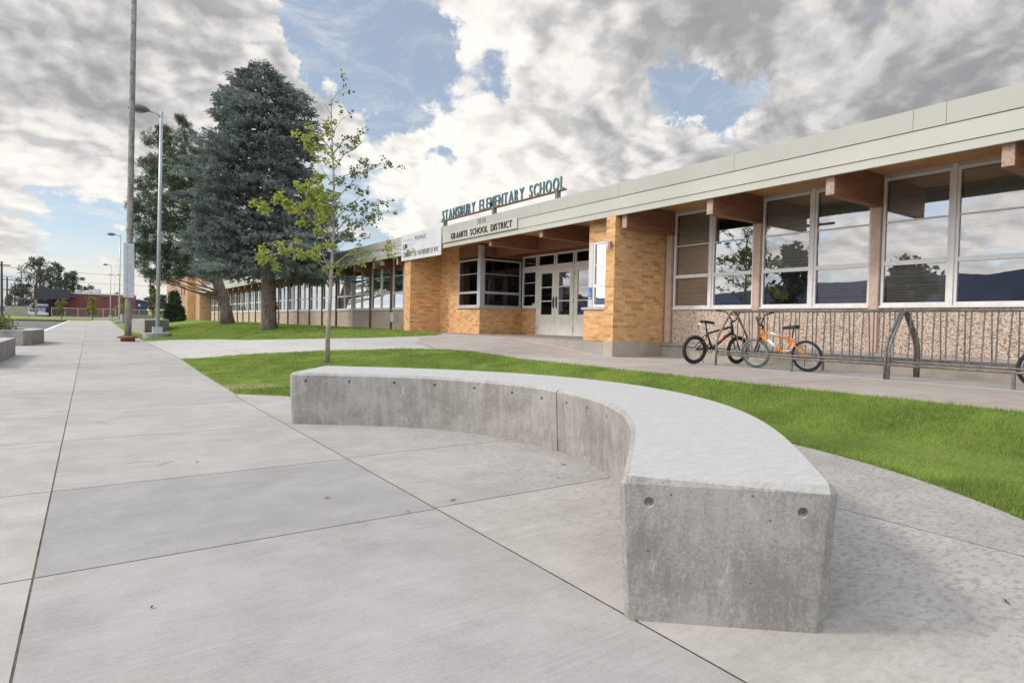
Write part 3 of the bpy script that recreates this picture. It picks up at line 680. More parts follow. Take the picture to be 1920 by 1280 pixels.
# ------------------------------------------------------------------ lettering
_gl = {}
def glyph(ch, depth, bold=0.):
    kk = (ch, depth, bold)
    if kk in _gl: return _gl[kk]
    c = bpy.data.curves.new('glyph', 'FONT'); c.body = ch; c.size = 1; c.extrude = depth / 2; c.resolution_u = 3; c.offset = bold
    o = bpy.data.objects.new('glyph', c); COL.objects.link(o); bpy.context.view_layer.update()
    dg = bpy.context.evaluated_depsgraph_get(); e = o.evaluated_get(dg); me = e.to_mesh()
    V = [tuple(v.co) for v in me.vertices]; F = [tuple(p.vertices) for p in me.polygons]; e.to_mesh_clear()
    bpy.data.objects.remove(o); bpy.data.curves.remove(c)
    xs = [v[0] for v in V]; _gl[kk] = (V, F, min(xs), max(xs)); return _gl[kk]
def text(s, x, y_left, y_right, z, height, m, parent, depth=.03, part_name='letter', merge=False, gap=.14, space=.42, bold=0., caph=.70):
    """letters on a plane facing -X, reading from +Y to -Y"""
    items = []; cur = 0
    for ch in s:
        if ch == ' ': cur += space; continue
        V, F, a, b_ = glyph(ch, 1., bold); items.append((V, F, a, cur)); cur += (b_ - a) + gap
    tot = cur - gap; sx = (y_left - y_right) / tot; sz = height / caph
    mb = MB()
    for V, F, a, c0 in items:
        vs = [(x - (v[2] + .5) * depth, y_left - (v[0] - a + c0) * sx, z + v[1] * sz) for v in V]
        if merge: mb.add(vs, F)
        else: MB().add(vs, F).build(part_name, m, parent)
    if merge: return mb.build(part_name, m, parent)
RS = empty('rooftop_sign', (0, 0, 0), 'teal raised letters spelling the school name standing on the roof edge', 'sign')
part('rail', MB().box(9.52, 9.60, 11.70, 18.1, 4.35, 4.385), RUST, parent=RS)
for y in (17.85, 14.9, 12.0):
    part('support', MB().box(9.50, 9.62, y - .04, y + .04, 4.138, 4.349).box(9.46, 9.66, y - .1, y + .1, 4.12, 4.145), HEADG, parent=RS)
text('STANSBURY ELEMENTARY SCHOOL', 9.59, 18.06, 11.78, 4.387, .33, TEAL, RS, depth=.045, bold=.006, gap=.22, space=.62)
DP = empty('district_sign', (0, 0, 0), 'pale fascia panel with dark letters reading granite school district', 'sign')
part('panel', MB().box(XF - .05, XF - .031, 13.45, 17.62, 3.60, 3.90), FASC, .003, parent=DP)
text('GRANITE SCHOOL DISTRICT', XF - .0505, 17.05, 13.68, 3.665, .185, DARKL, DP, depth=.02, bold=.0, gap=.17, space=.6)
HN = empty('house_number', (0, 0, 0), 'thin grey house number 3050 on the upper fascia', 'number')
text('3050', XF - .0305, 15.52, 15.06, 3.965, .14, mat('number_grey', (.22, .2, .19), .6), HN, depth=.012, bold=-.012, part_name='digit', gap=.18)
BN = empty('banner', (0, 0, 0), 'white sign board hung on the fascia left of the entrance', 'sign board')
XB = XF - .07
part('board', MB().box(XB, XB + .035, 17.70, 20.74, 3.235, 4.165), WHITEP, .004, parent=BN)
text('COMMUNITY ED. PARTNERSHIP OF WVC', XB - .0005, 20.57, 17.84, 3.36, .165, DARKL, BN, depth=.004, part_name='lettering', merge=True, bold=.02, gap=.16)
text('MCDONALDS', XB - .0005, 19.62, 18.78, 3.90, .135, DARKL, BN, depth=.004, part_name='lettering', merge=True)
text('PARTNERS IN EDUCATION', XB - .0005, 20.6, 19.85, 3.925, .05, mat('pale_grey_print', (.4, .42, .44), .6), BN, depth=.003, part_name='lettering', merge=True)
text('UM', XB - .0005, 20.58, 20.24, 3.66, .16, DARKL, BN, depth=.004, part_name='emblem', merge=True, bold=.04, gap=.02)
PK = mat('pink_print', (.62, .42, .47), .6)
text('Thank', XB - .0005, 20.14, 19.86, 3.76, .05, PK, BN, depth=.003, part_name='lettering', merge=True)
text('You', XB - .0005, 20.06, 19.9, 3.655, .05, PK, BN, depth=.003, part_name='lettering', merge=True)
fl = MB(); LG = mat('line_grey', (.38, .38, .4), .6)
for (a, c, z) in ((19.8, 18.6, 3.855), (20.6, 19.8, 3.62)): fl.box(XB - .002, XB - .0005, c, a, z, z + .008)
fl.box(XB - .002, XB - .0005, 18.6, 18.608, 3.855, 4.08).box(XB - .002, XB - .0005, 19.8, 19.808, 3.62, 3.89)
part('border_line', fl, LG, parent=BN)
# accessible sign
AS = empty('accessible_sign', (0, 0, 0), 'small blue wheelchair sign on the pale post by the doors', 'sign')
part('plate', MB().box(XF + .270, XF + .279, 10.79, 10.91, 1.68, 1.95), BLUE, parent=AS)
ic = MB(); xx = XF + .2695
ic.tube([(xx, 10.85 + .03 * math.cos(t), 1.80 + .03 * math.sin(t)) for t in np.linspace(-2.6, 1.2, 9)], .005, 5)
ic.tube([(xx, 10.86, 1.875), (xx, 10.857, 1.82), (xx, 10.83, 1.82), (xx, 10.815, 1.785)], .006, 5).cyl((xx, 10.86, 1.89), .009, 1.905, 8)
ic.box(xx, xx + .0004, 10.81, 10.89, 1.70, 1.725)
part('symbol', ic, WHITE, parent=AS)
# alarm in wire cage
AL = empty('fire_alarm', (0, 0, 0), 'red fire alarm inside a white wire cage on the brick pier', 'alarm')
ax_, ay, az = XF - .06, 9.93, 2.82
part('horn', MB().box(XF - .07, XF - .002, 9.86, 9.99, 2.77, 2.90), REDP, .006, parent=AL)
part('strobe', MB().box(XF - .085, XF - .071, 9.9, 9.95, 2.78, 2.89), WHITE, parent=AL)
cg = MB()
for z in (2.72, 2.77, 2.83, 2.89, 2.94): cg.tube([(XF - .002, 9.81, z), (XF - .12, 9.81, z), (XF - .12, 10.04, z), (XF - .002, 10.04, z)], .004, 5)
for y in (9.81, 9.87, 9.925, 9.98, 10.04): cg.tube([(XF - .12, y, 2.72), (XF - .12, y, 2.94)], .004, 5)
part('wire_cage', cg, WHITE, parent=AL)
# conduit box on left
UB = empty('utility_box', (0, 0, 0), 'grey electrical box on a short pipe beside the left wing', 'utility box')
bxp = hit(739, 627)
ux, uy = 9.75, bxp.y * 9.75 / bxp.x
part('box', MB().box(ux - .12, ux + .12, uy - .16, uy + .16, 1.02, 1.40), GALV, .01, parent=UB)
part('pipe', MB().cyl((ux, uy, .5), .035, 1.02, 10), GALV, parent=UB)
# lights on fascia
FLT = empty('flood_light', (0, 0, 0), 'small white flood light under the left wing eave', 'light')
part('housing', MB().box(9.58, 9.72, 23.2, 23.32, 3.28, 3.44), WHITE, .01, parent=FLT)
part('bracket', MB().cyl((9.65, 23.26, 3.43), .02, SOF, 8), GALV, parent=FLT)
OL = empty('amber_light', (0, 0, 0), 'small glowing amber lamp on the left wing fascia', 'light')
part('lens', MB().cyl((9.28, 35.15, 3.60), .12, 3.74, 10), mat('amber_glow', (.9, .3, .02), .4, emit=((1, .28, .02), 2.5)), parent=OL)
part('mount', MB().box(9.30, 9.39, 35.0, 35.3, 3.74, 3.82), HEADG, parent=OL)

# ------------------------------------------------------------------ two-storey block beyond
B2 = empty('two_storey_block', (0, 0, 0), 'two-storey pink brick block past the far end of the long wing', 'building')
part('wall', MB().box(8.95, 24, 77.0, 99.0, 0, 5.75), PINKB, parent=B2)
part('wall', MB().box(9.7, 24, 72.2, 76.99, 0, 5.72), PINKB, parent=B2)
part('brick_pier', MB().box(8.93, 9.69, 76.6, 76.98, 0.3, 5.74), BRICK, parent=B2)
part('coping', MB().box(8.9, 24.05, 76.95, 99.05, 5.752, 5.83).box(9.66, 24.05, 72.15, 76.94, 5.722, 5.80), mat('coping_brown', (.22, .13, .09), .7), parent=B2)
for y in (79.2, 81.6, 86.5, 92, 96.5):
    for z in (4.0, 1.6):
        f = part('window', MB().box(8.90, 8.96, y - .22, y + .22, z - .5, z + .5), mat('brown_frame', (.25, .10, .07), .6), parent=B2)
        MB().box(8.885, 8.899, y - .17, y + .17, z - .45, z + .45).build('pane', DARKL, f)

# ------------------------------------------------------------------ curved bench
def px_z(x, y, z):
    d = (r3 * ((x - 960) / 1150) - u3 * ((y - 640) / 1150) + fwd); return (Vector((0, 0, 1.08)) + d * ((z - 1.08) / d.z)).xy
BH = .53
ip = [(542, 698), (687.5, 701.9), (875, 709.4), (987.5, 720.6), (1043.7, 728.9), (1100, 743), (1156, 771), (1190, 805), (1190, 835), (1171, 872.5), (1158, 892)]
op = [(608.7, 685), (900, 695), (1120, 711.9), (1260.6, 731.5), (1382, 766.7), (1481, 816), (1532, 862.7), (1572, 914)]
def fitc(p):
    p = np.array(p); A = np.c_[2 * p, np.ones(len(p))]; s = np.linalg.lstsq(A, (p ** 2).sum(1), rcond=None)[0]
    return s[0], s[1], math.sqrt(s[2] + s[0] ** 2 + s[1] ** 2)
def arcpts(pl, n):
    P_ = [tuple(px_z(x, y, BH)) for x, y in pl]; c = fitc(P_)
    P_ = np.array(P_); th = np.unwrap(np.arctan2(P_[:, 1] - c[1], P_[:, 0] - c[0])); rr = np.hypot(P_[:, 0] - c[0], P_[:, 1] - c[1])
    co = np.polyfit(th, rr, 4); t = np.linspace(th[0], th[-1], n); r_ = np.polyval(co, t)
    r_[0] = rr[0]; r_[-1] = rr[-1]
    return np.c_[c[0] + r_ * np.cos(t), c[1] + r_ * np.sin(t)], c
NB = 96
I_, ic_ = arcpts(ip, NB); O_, oc_ = arcpts(op, NB)
gj = min(range(NB), key=lambda i: (I_[i] - np.array(px_z(1043.7, 728.9, BH))) @ (I_[i] - np.array(px_z(1043.7, 728.9, BH))))
def rail(P_, off, c):   # offset towards (+) or away from the curve centre
    out = []
    for i in range(NB):
        t = P_[min(i + 1, NB - 1)] - P_[max(i - 1, 0)]; n_ = np.array([t[1], -t[0]]); n_ /= np.linalg.norm(n_)
        if n_ @ (P_[i] - np.array(c[:2])) < 0: n_ = -n_
        out.append(P_[i] + n_ * off)
    return np.array(out)
ch, bat = .026, .030
rings = []   # cross-section loop, inner bottom -> inner top -> outer top -> outer bottom
Ib = rail(I_, bat, ic_); Im = rail(I_, 0, ic_); It = rail(I_, ch, ic_)
Ob = rail(O_, -bat, oc_); Om = rail(O_, 0, oc_); Ot = rail(O_, -ch, oc_)
V = []; NL = 8
zs = [0, .25, BH - ch, BH, BH, BH - ch, .25, 0]
cols = [Ib, (Ib + Im) / 2, Im, It, Ot, Om, (Ob + Om) / 2, Ob]
for i in range(NB):
    for j in range(NL):
        p = cols[j][i].copy()
        if i == 0 or i == NB - 1:   # ends: top chamfer and batter along the length
            t = cols[j][1] - cols[j][0] if i == 0 else cols[j][-2] - cols[j][-1]; t /= np.linalg.norm(t)
            if j in (3, 4): p = p + t * ch
            if j in (0, 7): p = p + t * .012
        if j <= 2 and i == gj: p = p + (cols[7][i] - cols[0][i]) / np.linalg.norm(cols[7][i] - cols[0][i]) * .022
        V.append((p[0], p[1], zs[j]))
def endring(i, di):
    ring = []; lat = cols[7][i] - cols[0][i]; lat /= np.linalg.norm(lat)
    for j in range(NL):
        p = np.array(V[i * NL + j][:2]); z = V[i * NL + j][2]
        if j <= 2: p = p + lat * ch
        elif j >= 5: p = p - lat * ch
        if j in (3, 4): z = BH - ch
        ring.append((p, z))
    t = cols[0][i + di] - cols[0][i]; t /= np.linalg.norm(t); end = np.array([t[0], t[1]])
    # shift old ring inwards
    for j in range(NL):
        x_, y_, z_ = V[i * NL + j]
        if j not in (3, 4): V[i * NL + j] = (x_ + end[0] * ch, y_ + end[1] * ch, z_)
    out = []
    for j, (p, z) in enumerate(ring):
        if j in (3, 4): p = p - end * ch
        out.append((p[0], p[1], z))
    # keep the top edge points distinct from the chamfer corners
    out[3] = (out[2][0] + lat[0] * .002, out[2][1] + lat[1] * .002, BH - ch); out[4] = (out[5][0] - lat[0] * .002, out[5][1] - lat[1] * .002, BH - ch)
    return out
e0 = endring(0, 1); e1 = endring(NB - 1, -1); V = e0 + V + e1; NB0 = NB; NB = NB + 2; gj += 1
F = []
for i in range(NB - 1):
    for j in range(NL - 1): F.append((i * NL + j, i * NL + j + 1, (i + 1) * NL + j + 1, (i + 1) * NL + j))
    F.append((i * NL + NL - 1, i * NL, (i + 1) * NL, (i + 1) * NL + NL - 1))
F.append(tuple(range(NL))); F.append(tuple(range((NB - 1) * NL, NB * NL))[::-1])
# sharpen the groove by pulling neighbours close
for j in range(3):
    a = Vector(V[gj * NL + j])
    for s_ in (-1, 1):
        nb = Vector(V[(gj + s_) * NL + j]); base = Vector((*cols[j][gj - 1], zs[j])); V[(gj + s_) * NL + j] = tuple(base + (nb - base).normalized() * .011)
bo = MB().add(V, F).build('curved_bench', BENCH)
# tie holes as real recesses
cut = MB()
def cone_at(p, n_, r_=.017, d=.03):
    p = Vector(p); n_ = Vector(n_).normalized(); cut.tube([p + n_ * .01, p - n_ * d], [r_ * 1.15, r_ * .6], 14)
holes_px = [(573, 714.5), (655, 716), (739, 718), (815, 722), (889.5, 728), (960, 736.5), (1015.6, 746.5), (1062, 755.5), (1101, 765), (1137.5, 782)]
def raypx(x, y): return (r3 * ((x - 960) / 1150) - u3 * ((y - 640) / 1150) + fwd).normalized()
me_ = bo.data; bmt = bmesh.new(); bmt.from_mesh(me_)
from mathutils.bvhtree import BVHTree
bvh = BVHTree.FromBMesh(bmt); hole_pts = []
for (x, y) in holes_px + [(1217, 941), (1506, 961)]:
    h_ = bvh.ray_cast(Vector((0, 0, 1.08)), raypx(x, y))
    if h_[0] is not None: cone_at(h_[0], h_[1], .019 if x > 1200 else .016); hole_pts.append((h_[0], h_[1]))
bmt.free()
co_ = cut.build('cutter', DARKL); bpy.context.view_layer.update()
md = bo.modifiers.new('holes', 'BOOLEAN'); md.operation = 'DIFFERENCE'; md.object = co_; md.solver = 'EXACT'
bpy.context.view_layer.update(); dg = bpy.context.evaluated_depsgraph_get()
nm = bpy.data.meshes.new_from_object(bo.evaluated_get(dg)); bo.modifiers.clear(); bo.data = nm
bpy.data.objects.remove(co_)
for p in nm.polygons: p.use_smooth = False
bo.modifiers.new('bevel', 'BEVEL').width = .006; bo.modifiers['bevel'].segments = 2; bo.modifiers['bevel'].limit_method = 'ANGLE'; bo.modifiers['bevel'].angle_limit = R(28)
tag(bo, 'curved grey cast-concrete bench on the round concrete pad', 'bench')

# ------------------------------------------------------------------ other concrete seats and planter
def seat(name, poly, h, label, cat, group=None, z=None, m=None):
    z0 = min(hz(*p) for p in poly) - .03
    o = MB().prism(poly, z0, (z if z is not None else max(hz(*p) for p in poly)) + h).build(name, m or BENCH, None, .015)
    return tag(o, label, cat, group)
seat('concrete_seat', [(-2.4, 15), (-1.60, 15.4), (-1.56, 20.1), (-2.3, 20.3), (-3.2, 19)], .44, 'low grey concrete seat block at the left edge of the walk', 'bench')
PLN = empty('planter', (0, 0, 0), 'octagonal concrete planter with a low bush beside the parking lot', 'planter')
outer = [(-1.80, 25.7), (-1.60, 26.1), (-1.36, 28.0), (-1.70, 29.9), (-4.4, 30.1), (-5.2, 28), (-4.6, 25.9)]
cxm = sum(p[0] for p in outer) / 7; cym = sum(p[1] for p in outer) / 7
inner = [(cxm + (x - cxm) * .74, cym + (y - cym) * .74) for x, y in outer]
mbp = MB(); n = 7
mbp.add([(x, y, 0) for x, y in outer] + [(x, y, .50) for x, y in outer] + [(x, y, .50) for x, y in inner] + [(x, y, .3) for x, y in inner],
        [f for i in range(n) for f in ((i, (i + 1) % n, n + (i + 1) % n, n + i), (n + i, n + (i + 1) % n, 2 * n + (i + 1) % n, 2 * n + i), (2 * n + i, 2 * n + (i + 1) % n, 3 * n + (i + 1) % n, 3 * n + i))])
part('rim', mbp, BENCH, .012, parent=PLN)
part('soil', MB().add([(x, y, .40) for x, y in inner], [tuple(range(n))]), SOIL, parent=PLN)
def leafball(n, c, rad, size, m, name, parent, squash=1., tone0=0, tone1=1, cross=False):
    d = unit(rng.normal(size=(n, 3))); rr = rng.random(n) ** .45; C = np.array(c) + d * rr[:, None] * np.array([rad, rad, rad * squash])
    V, F = fingers(C, d + rng.normal(0, .6, (n, 3)) , size * rng.uniform(.6, 1.3, n), size * .3, cross)
    t = rng.uniform(tone0, tone1, len(F)); return soup(name, V, F, m, parent, t)
def bush(x, y, z, rad, h, label, group=None, m=BUSH, size=.09, n=900):
    e = empty('bush', (0, 0, 0), label, 'bush', group)
    Cs = []
    for i in range(9):
        a = rng.uniform(0, 6.28); r_ = rad * .6 * math.sqrt(rng.random()); Cs.append((x + r_ * math.cos(a), y + r_ * math.sin(a), z + h * rng.uniform(.35, .75)))
    V_, F_, T_ = [], [], []; off = 0
    for c in Cs:
        k_ = n // 9; d = unit(rng.normal(size=(k_, 3))); C = np.array(c) + d * (rng.random(k_) ** .4)[:, None] * rad * .45
        v, f = fingers(C, d + rng.normal(0, .5, (k_, 3)), size * rng.uniform(.6, 1.3, k_), size * .32, False); V_.append(v); F_.append(f + off); off += len(v); T_.append(rng.uniform(0, 1, len(f)))
    soup('foliage', np.concatenate(V_), np.concatenate(F_), m, e, np.concatenate(T_))
    st = MB()
    for c in Cs: st.tube([(x, y, z), c], .012, 5)
    st.build('stem', BARK, e); return e
bush(-2.6, 27.4, .38, .62, .5, 'yellow-green bush nearest the walk in the concrete planter', 'bushes in the planter')
bush(-3.8, 27.8, .38, .62, .62, 'taller yellow-green bush further inside the concrete planter', 'bushes in the planter')
pA, pB, pC = hit(271, 628.5), hit(330, 624.5), hit(247, 622)
seat('concrete_seat', [(pA.x, pA.y), (pA.x + (pB.x - pA.x) * .96, pA.y + 3.2), (pA.x + 1.9, pA.y + 8), (pC.x - .1, pA.y + 7)], .56, 'long grey concrete seat block on the lawn behind the near lamp post', 'bench', 'seat blocks along the walk')
seat('concrete_seat', [(3.0, 82), (6.0, 83), (6.0, 88), (2.9, 89)], .62, 'small grey concrete seat block far down the walk by the far lamp posts', 'bench', 'seat blocks along the walk')

# ------------------------------------------------------------------ poles
UP = empty('utility_pole', (1.31, 29.6, 0), 'tall grey wooden pole with metal conduit cover on a rusty base by the walk', 'pole')
UP.location = (0, 0, 0)
POLEW = bark('weathered_pole', (.19, .175, .155), (.38, .36, .33))
lean = lambda z: 1.29 + .0135 * z
part('shaft', MB().tube([(lean(z), 29.6, z) for z in (.2, 2, 4, 8, 12, 17)], [.125, .12, .115, .108, .10, .095], 20), POLEW, parent=UP, smooth=True)
part('conduit_cover', MB().box(lean(2.9) - .20, lean(2.9) - .06, 29.42, 29.60, 1.80, 4.0).box(lean(2.9) - .06, lean(2.9) + .17, 29.38, 29.52, 1.78, 3.98), GALV, .012, parent=UP)
part('base_plate', MB().tube([(1.29, 29.6, .14), (1.29, 29.6, .19), (1.29, 29.6, .26)], [.40, .38, .16], 16), RUST, parent=UP)
part('base_bricks', MB().box(1.04, 1.54, 29.35, 29.85, 0, .14), REDB, .01, parent=UP)
bands = MB()
for z in [.9, 1.3] + list(4.1 + np.cumsum(rng.uniform(.16, .75, 26))):
    if z < 16.8: bands.tube([(lean(z), 29.6, z), (lean(z), 29.6, z + .009)], .1235 - .0019 * z + .003, 20)
part('band', bands, DARKL, parent=UP)
def lamp_post(x, y, z0, h, arm, label, both=False, group='lamp posts along the walk', full=True):
    e = empty('lamp_post', (0, 0, 0), label, 'lamp post', group)
    part('pole', MB().tube([(x, y, z0 + .1), (x + .006 * h, y, z0 + h * .5), (x + .013 * h, y, z0 + h)], [.085, .075, .065], 16), GALV, parent=e, smooth=True)
    xt = x + .013 * h; zt = z0 + h
    part('base_box', MB().box(x - .2, x + .2, y - .2, y + .2, z0 + .22, z0 + .50), GALV, .01, parent=e)
    part('footing', MB().cyl((x, y, z0 - .3), .58, z0 + .22, 28), BENCH, .015, parent=e)
    for s_ in ((-1, 1) if both else (-1,)):
        part('arm', MB().tube([(xt, y, zt - .3), (xt + s_ * .12, y, zt - .16), (xt + s_ * .32, y, zt - .08), (xt + s_ * .52, y, zt - .06)], [.05, .045, .045, .06], 8), GALV, parent=e, smooth=True)
        n_ = 9; pts = [(xt + s_ * (.48 + .82 * t), y, zt - .03 - .02 * t) for t in np.linspace(0, 1, n_)]
        rr = [.07, .15, .20, .23, .24, .235, .21, .15, .05]
        hd = MB().tube(pts, rr, 12)
        hd.v = [(a, y + (b_ - y) * 1.25, zt - .03 + (c - zt + .03) * .72) for a, b_, c in hd.v]
        part('lamp_head', hd, HEADG, parent=e, smooth=True)
        part('lens', MB().box(xt + s_ * .75, xt + s_ * 1.15, y - .09, y + .09, zt - .215, zt - .165), mat('lens_glass', (.45, .45, .42), .3), parent=e)
    return e
lp = hit(295, 634)
lamp_post(lp.x, lp.y, hz(lp.x, lp.y) + .02, 10.25, 1, 'tall silver lamp post on a round concrete footing nearest the camera')
def pole_at(px, pybase, pytop, h, label, both=False):
    D_ = h * 1150 / (pybase - pytop)   # forward depth
    d = (r3 * ((px - 960) / 1150) - u3 * ((pybase - 640) / 1150) + fwd); w = Vector((0, 0, 1.08)) + d * D_
    return lamp_post(w.x, w.y, hz(w.x, w.y), h, 1, label, both)
pole_at(223, 604, 438, 10.2, 'silver lamp post just left of the wooden pole, second along the walk')
pole_at(206.5, 594, 494, 10.2, 'thin far lamp post with a left arm in front of the red brick building')
pole_at(214, 594, 516, 10.2, 'farthest lamp post with twin heads in front of the red brick building', True)

# ------------------------------------------------------------------ bike racks
def rack(x0, y0, y1, z, label, mids):
    e = empty('bike_rack', (0, 0, 0), label, 'bike rack', 'bike racks along the school wall')
    xa, xb, xc = x0, x0 + .96, x0 + .48; zt = z + 1.0
    def hoop(y):
        pts = [(xa, y, z), (xa + .01, y, z + .42), (xa + .06, y, z + .56), (xc - .1, y, zt - .05), (xc, y, zt), (xc + .1, y, zt - .05), (xb - .06, y, z + .56), (xb - .01, y, z + .42), (xb, y, z)]
        part('end_hoop', MB().tube(pts, .021, 10), RACK, parent=e, smooth=True)
    hoop(y0); hoop(y1)
    part('top_rail', MB().tube([(xc, y0, zt), (xc, y1, zt)], .022, 10), RACK, parent=e, smooth=True)
    for xx_, zz in ((xa, z + .21), (xa + .035, z + .255), (xb, z + .21), (xb - .035, z + .255), (xc, z + .23)):
        part('lower_rail', MB().tube([(xx_, y0, zz), (xx_, y1, zz)], .017, 8), RACK, parent=e, smooth=True)
    for ym in mids:
        for xx_ in (xa, xb): part('foot', MB().tube([(xx_, ym, z), (xx_, ym, z + .2)], .024, 8), RACK, parent=e)
    n_ = int((y1 - y0) / .115); i = 0; y = y0 + .1
    while y < y1 - .05:
        t = (0, 1, -1)[i % 3]
        xl = xc + t * .06
        part('bar', MB().tube([(xc, y, zt), (xl, y + rnd.uniform(-.012, .012), z + .24)], .010, 6), RACK, parent=e)
        y += (.075, .075, .15)[i % 3]; i += 1
    part('cross_tie', MB().tube([(xa, (y0 + y1) / 2, z + .21), (xb, (y0 + y1) / 2, z + .21)], .014, 6), RACK, parent=e)
rack(9.45, 4.22, 7.12, .385, 'grey steel bike rack nearest the brick pier, holding the bikes', (5.65,))
rack(9.45, .55, 4.172, .385, 'grey steel bike rack nearer the right edge of the photo', (2.72,))

# ------------------------------------------------------------------ bikes (local: +x forward, z up)
def bike(name_label, frame_m, accent, tyre_front, loc, heading, leanv, steer=.0, rim=None, wr=.25):
    e = empty('bicycle', (0, 0, 0), name_label, 'bicycle', 'bikes at the rack')
    bb = (0, 0, .27); rw = (-.36, 0, wr); fw_ = (.56, 0, wr); ht = (.40, 0, .66); hb = (.425, 0, .57); st = (-.13, 0, .56)
    def wheel(c, tm, an):
        rm = MB(); ty = MB(); sp_ = MB()
        ca, sa = math.cos(an), math.sin(an)
        def P_(r_, t, w=0): return (c[0] + r_ * math.cos(t) * ca - w * sa, c[1] + r_ * math.cos(t) * sa + w * ca, c[2] + r_ * math.sin(t))
        ty.tube([P_(wr - .024, t) for t in np.linspace(0, 2 * math.pi, 41)[:-1]], .025, 10, close=True)
        rm.tube([P_(wr - .058, t) for t in np.linspace(0, 2 * math.pi, 41)[:-1]], .014, 8, close=True)
        for q_ in range(18):
            t = q_ * math.pi / 9; w = .025 * (-1) ** q_; sp_.tube([P_(.015, t + .5, w), P_(wr - .06, t)], .0016, 4)
        sp_.tube([P_(0, 0, -.03), P_(0, 0, .03)], .012, 8)
        o1 = ty.build('wheel', tm, e, smooth=True); rm.build('rim', rim or BLACKP, o1, smooth=True); sp_.build('spokes', CHROME, o1)
    wheel(rw, RUBBER, 0); wheel(fw_, tyre_front, steer)
    f = MB(); f.tube([ht, (-.12, 0, .53)], .019, 10); f.tube([hb, bb], .024, 10); f.tube([bb, st], .018, 10)
    f.tube([(.395, 0, .69), (.43, 0, .55)], .024, 10)
    for s_ in (-.05, .05):
        f.tube([bb, (bb[0] - .05, s_, .265), (rw[0], s_, wr)], .011, 8); f.tube([(-.12, 0, .52), (-.17, s_, .46), (rw[0], s_, wr)], .009, 8)
    fo = f.build('frame', frame_m, e, smooth=True)
    MB().tube([(.30, .0, .50), (.16, .0, .375)], .0262, 10).build('decal', accent, fo, smooth=True)
    MB().tube([(.30, .0, .63), (.10, .0, .588)], .021, 10).build('decal', accent, fo, smooth=True)
    g = MB(); g.tube([(.43, 0, .55), (.44, 0, .52)], .025, 8)
    for s_ in (-.055, .055): g.tube([(.44, 0, .53), (.455, s_, .50), (fw_[0], s_, wr)], [.016, .015, .011], 8)
    g.build('fork', BLACKP if frame_m is ORANGE else frame_m, e, smooth=True)
    h_ = MB(); cs, sn_ = math.cos(steer), math.sin(steer)
    def H(dx, y_, z_): return (.385 + dx * cs - y_ * sn_, dx * sn_ + y_ * cs, z_)
    h_.tube([(.395, 0, .69), (.38, 0, .75)], .017, 8); h_.tube([H(0, 0, .75), H(.045, 0, .76)], .02, 8)
    for s_ in (-1, 1): h_.tube([H(.05, 0, .76), H(.05, s_ * .05, .77), H(.03, s_ * .14, .90), H(.0, s_ * .20, .925), H(-.05, s_ * .30, .93)], .0115, 8)
    h_.tube([H(.033, -.12, .87), H(.033, .12, .87)], .009, 6)
    ho = h_.build('handlebar', BLACKP, e, smooth=True)
    gr = MB()
    for s_ in (-1, 1): gr.tube([H(-.02, s_ * .235, .928), H(-.055, s_ * .315, .932)], .017, 8)
    gr.build('grip', RUBBER, ho)
    MB().tube([(.45, -.02, .87), (.47, .05, .70), (.38, .05, .56)], .003, 4).tube([(.4, .1, .88), (.47, .03, .72), (.2, .03, .6), (-.15, .03, .5)], .003, 4).build('cable', BLACKP, ho)
    s2 = MB(); secs = [(-.245, .062, .735), (-.23, .075, .745), (-.15, .070, .735), (-.06, .034, .728), (.0, .020, .722), (.02, .012, .715)]
    vs, fs = [], []
    for (x_, w_, z_) in secs:
        for t in range(10):
            an = 2 * math.pi * t / 10; vs.append((x_, w_ * math.cos(an), z_ + .024 * math.sin(an) * (1 if math.sin(an) > 0 else 1.2)))
    for i in range(len(secs) - 1):
        for t in range(10): fs.append((i * 10 + t, i * 10 + (t + 1) % 10, (i + 1) * 10 + (t + 1) % 10, (i + 1) * 10 + t))
    fs += [tuple(range(10)), tuple(range(50, 60))[::-1]]
    so_ = s2.add(vs, fs).build('seat', BLACKP, e, smooth=True)
    MB().tube([st, (-.165, 0, .72)], .0125, 8).build('seat_post', BLACKP, so_, smooth=True)
    c = MB(); c.tube([(bb[0], -.05, bb[2]), (bb[0], .05, bb[2])], .022, 10)
    c.tube([(bb[0] + .075 * math.cos(t), .045, bb[2] + .075 * math.sin(t)) for t in np.linspace(0, 2 * math.pi, 25)[:-1]], .007, 6, close=True)
    for t in range(5): a = t * 2 * math.pi / 5; c.tube([(bb[0], .045, bb[2]), (bb[0] + .075 * math.cos(a), .045, bb[2] + .075 * math.sin(a))], .006, 5)
    c.tube([(bb[0], -.06, bb[2]), (bb[0] + .11, -.065, bb[2] - .09)], .010, 6); c.tube([(bb[0], .06, bb[2]), (bb[0] - .11, .065, bb[2] + .09)], .010, 6)
    crk = c.build('crank', CHROME if frame_m is ORANGE else BLACKP, e, smooth=True)
    MB().box(bb[0] + .06, bb[0] + .16, -.17, -.08, bb[2] - .10, bb[2] - .08).build('pedal', GREYP if frame_m is ORANGE else BLACKP, crk, .004)
    MB().box(bb[0] - .16, bb[0] - .06, .08, .17, bb[2] + .08, bb[2] + .10).build('pedal', GREYP if frame_m is ORANGE else BLACKP, crk, .004)
    MB().tube([(bb[0], .045, bb[2] + .075), (rw[0], .045, rw[2] + .03)], .004, 4).tube([(bb[0], .045, bb[2] - .075), (rw[0], .045, rw[2] - .03)], .004, 4).build('chain', RACK, e)
    MB().tube([(rw[0] + .05, -.05, wr), (rw[0] + .12, -.12, .03)], .006, 5).build('kickstand', BLACKP, e)
    e.location = loc; e.rotation_euler = Euler((leanv, 0, heading), 'XYZ')
    return e
zb_ = .387
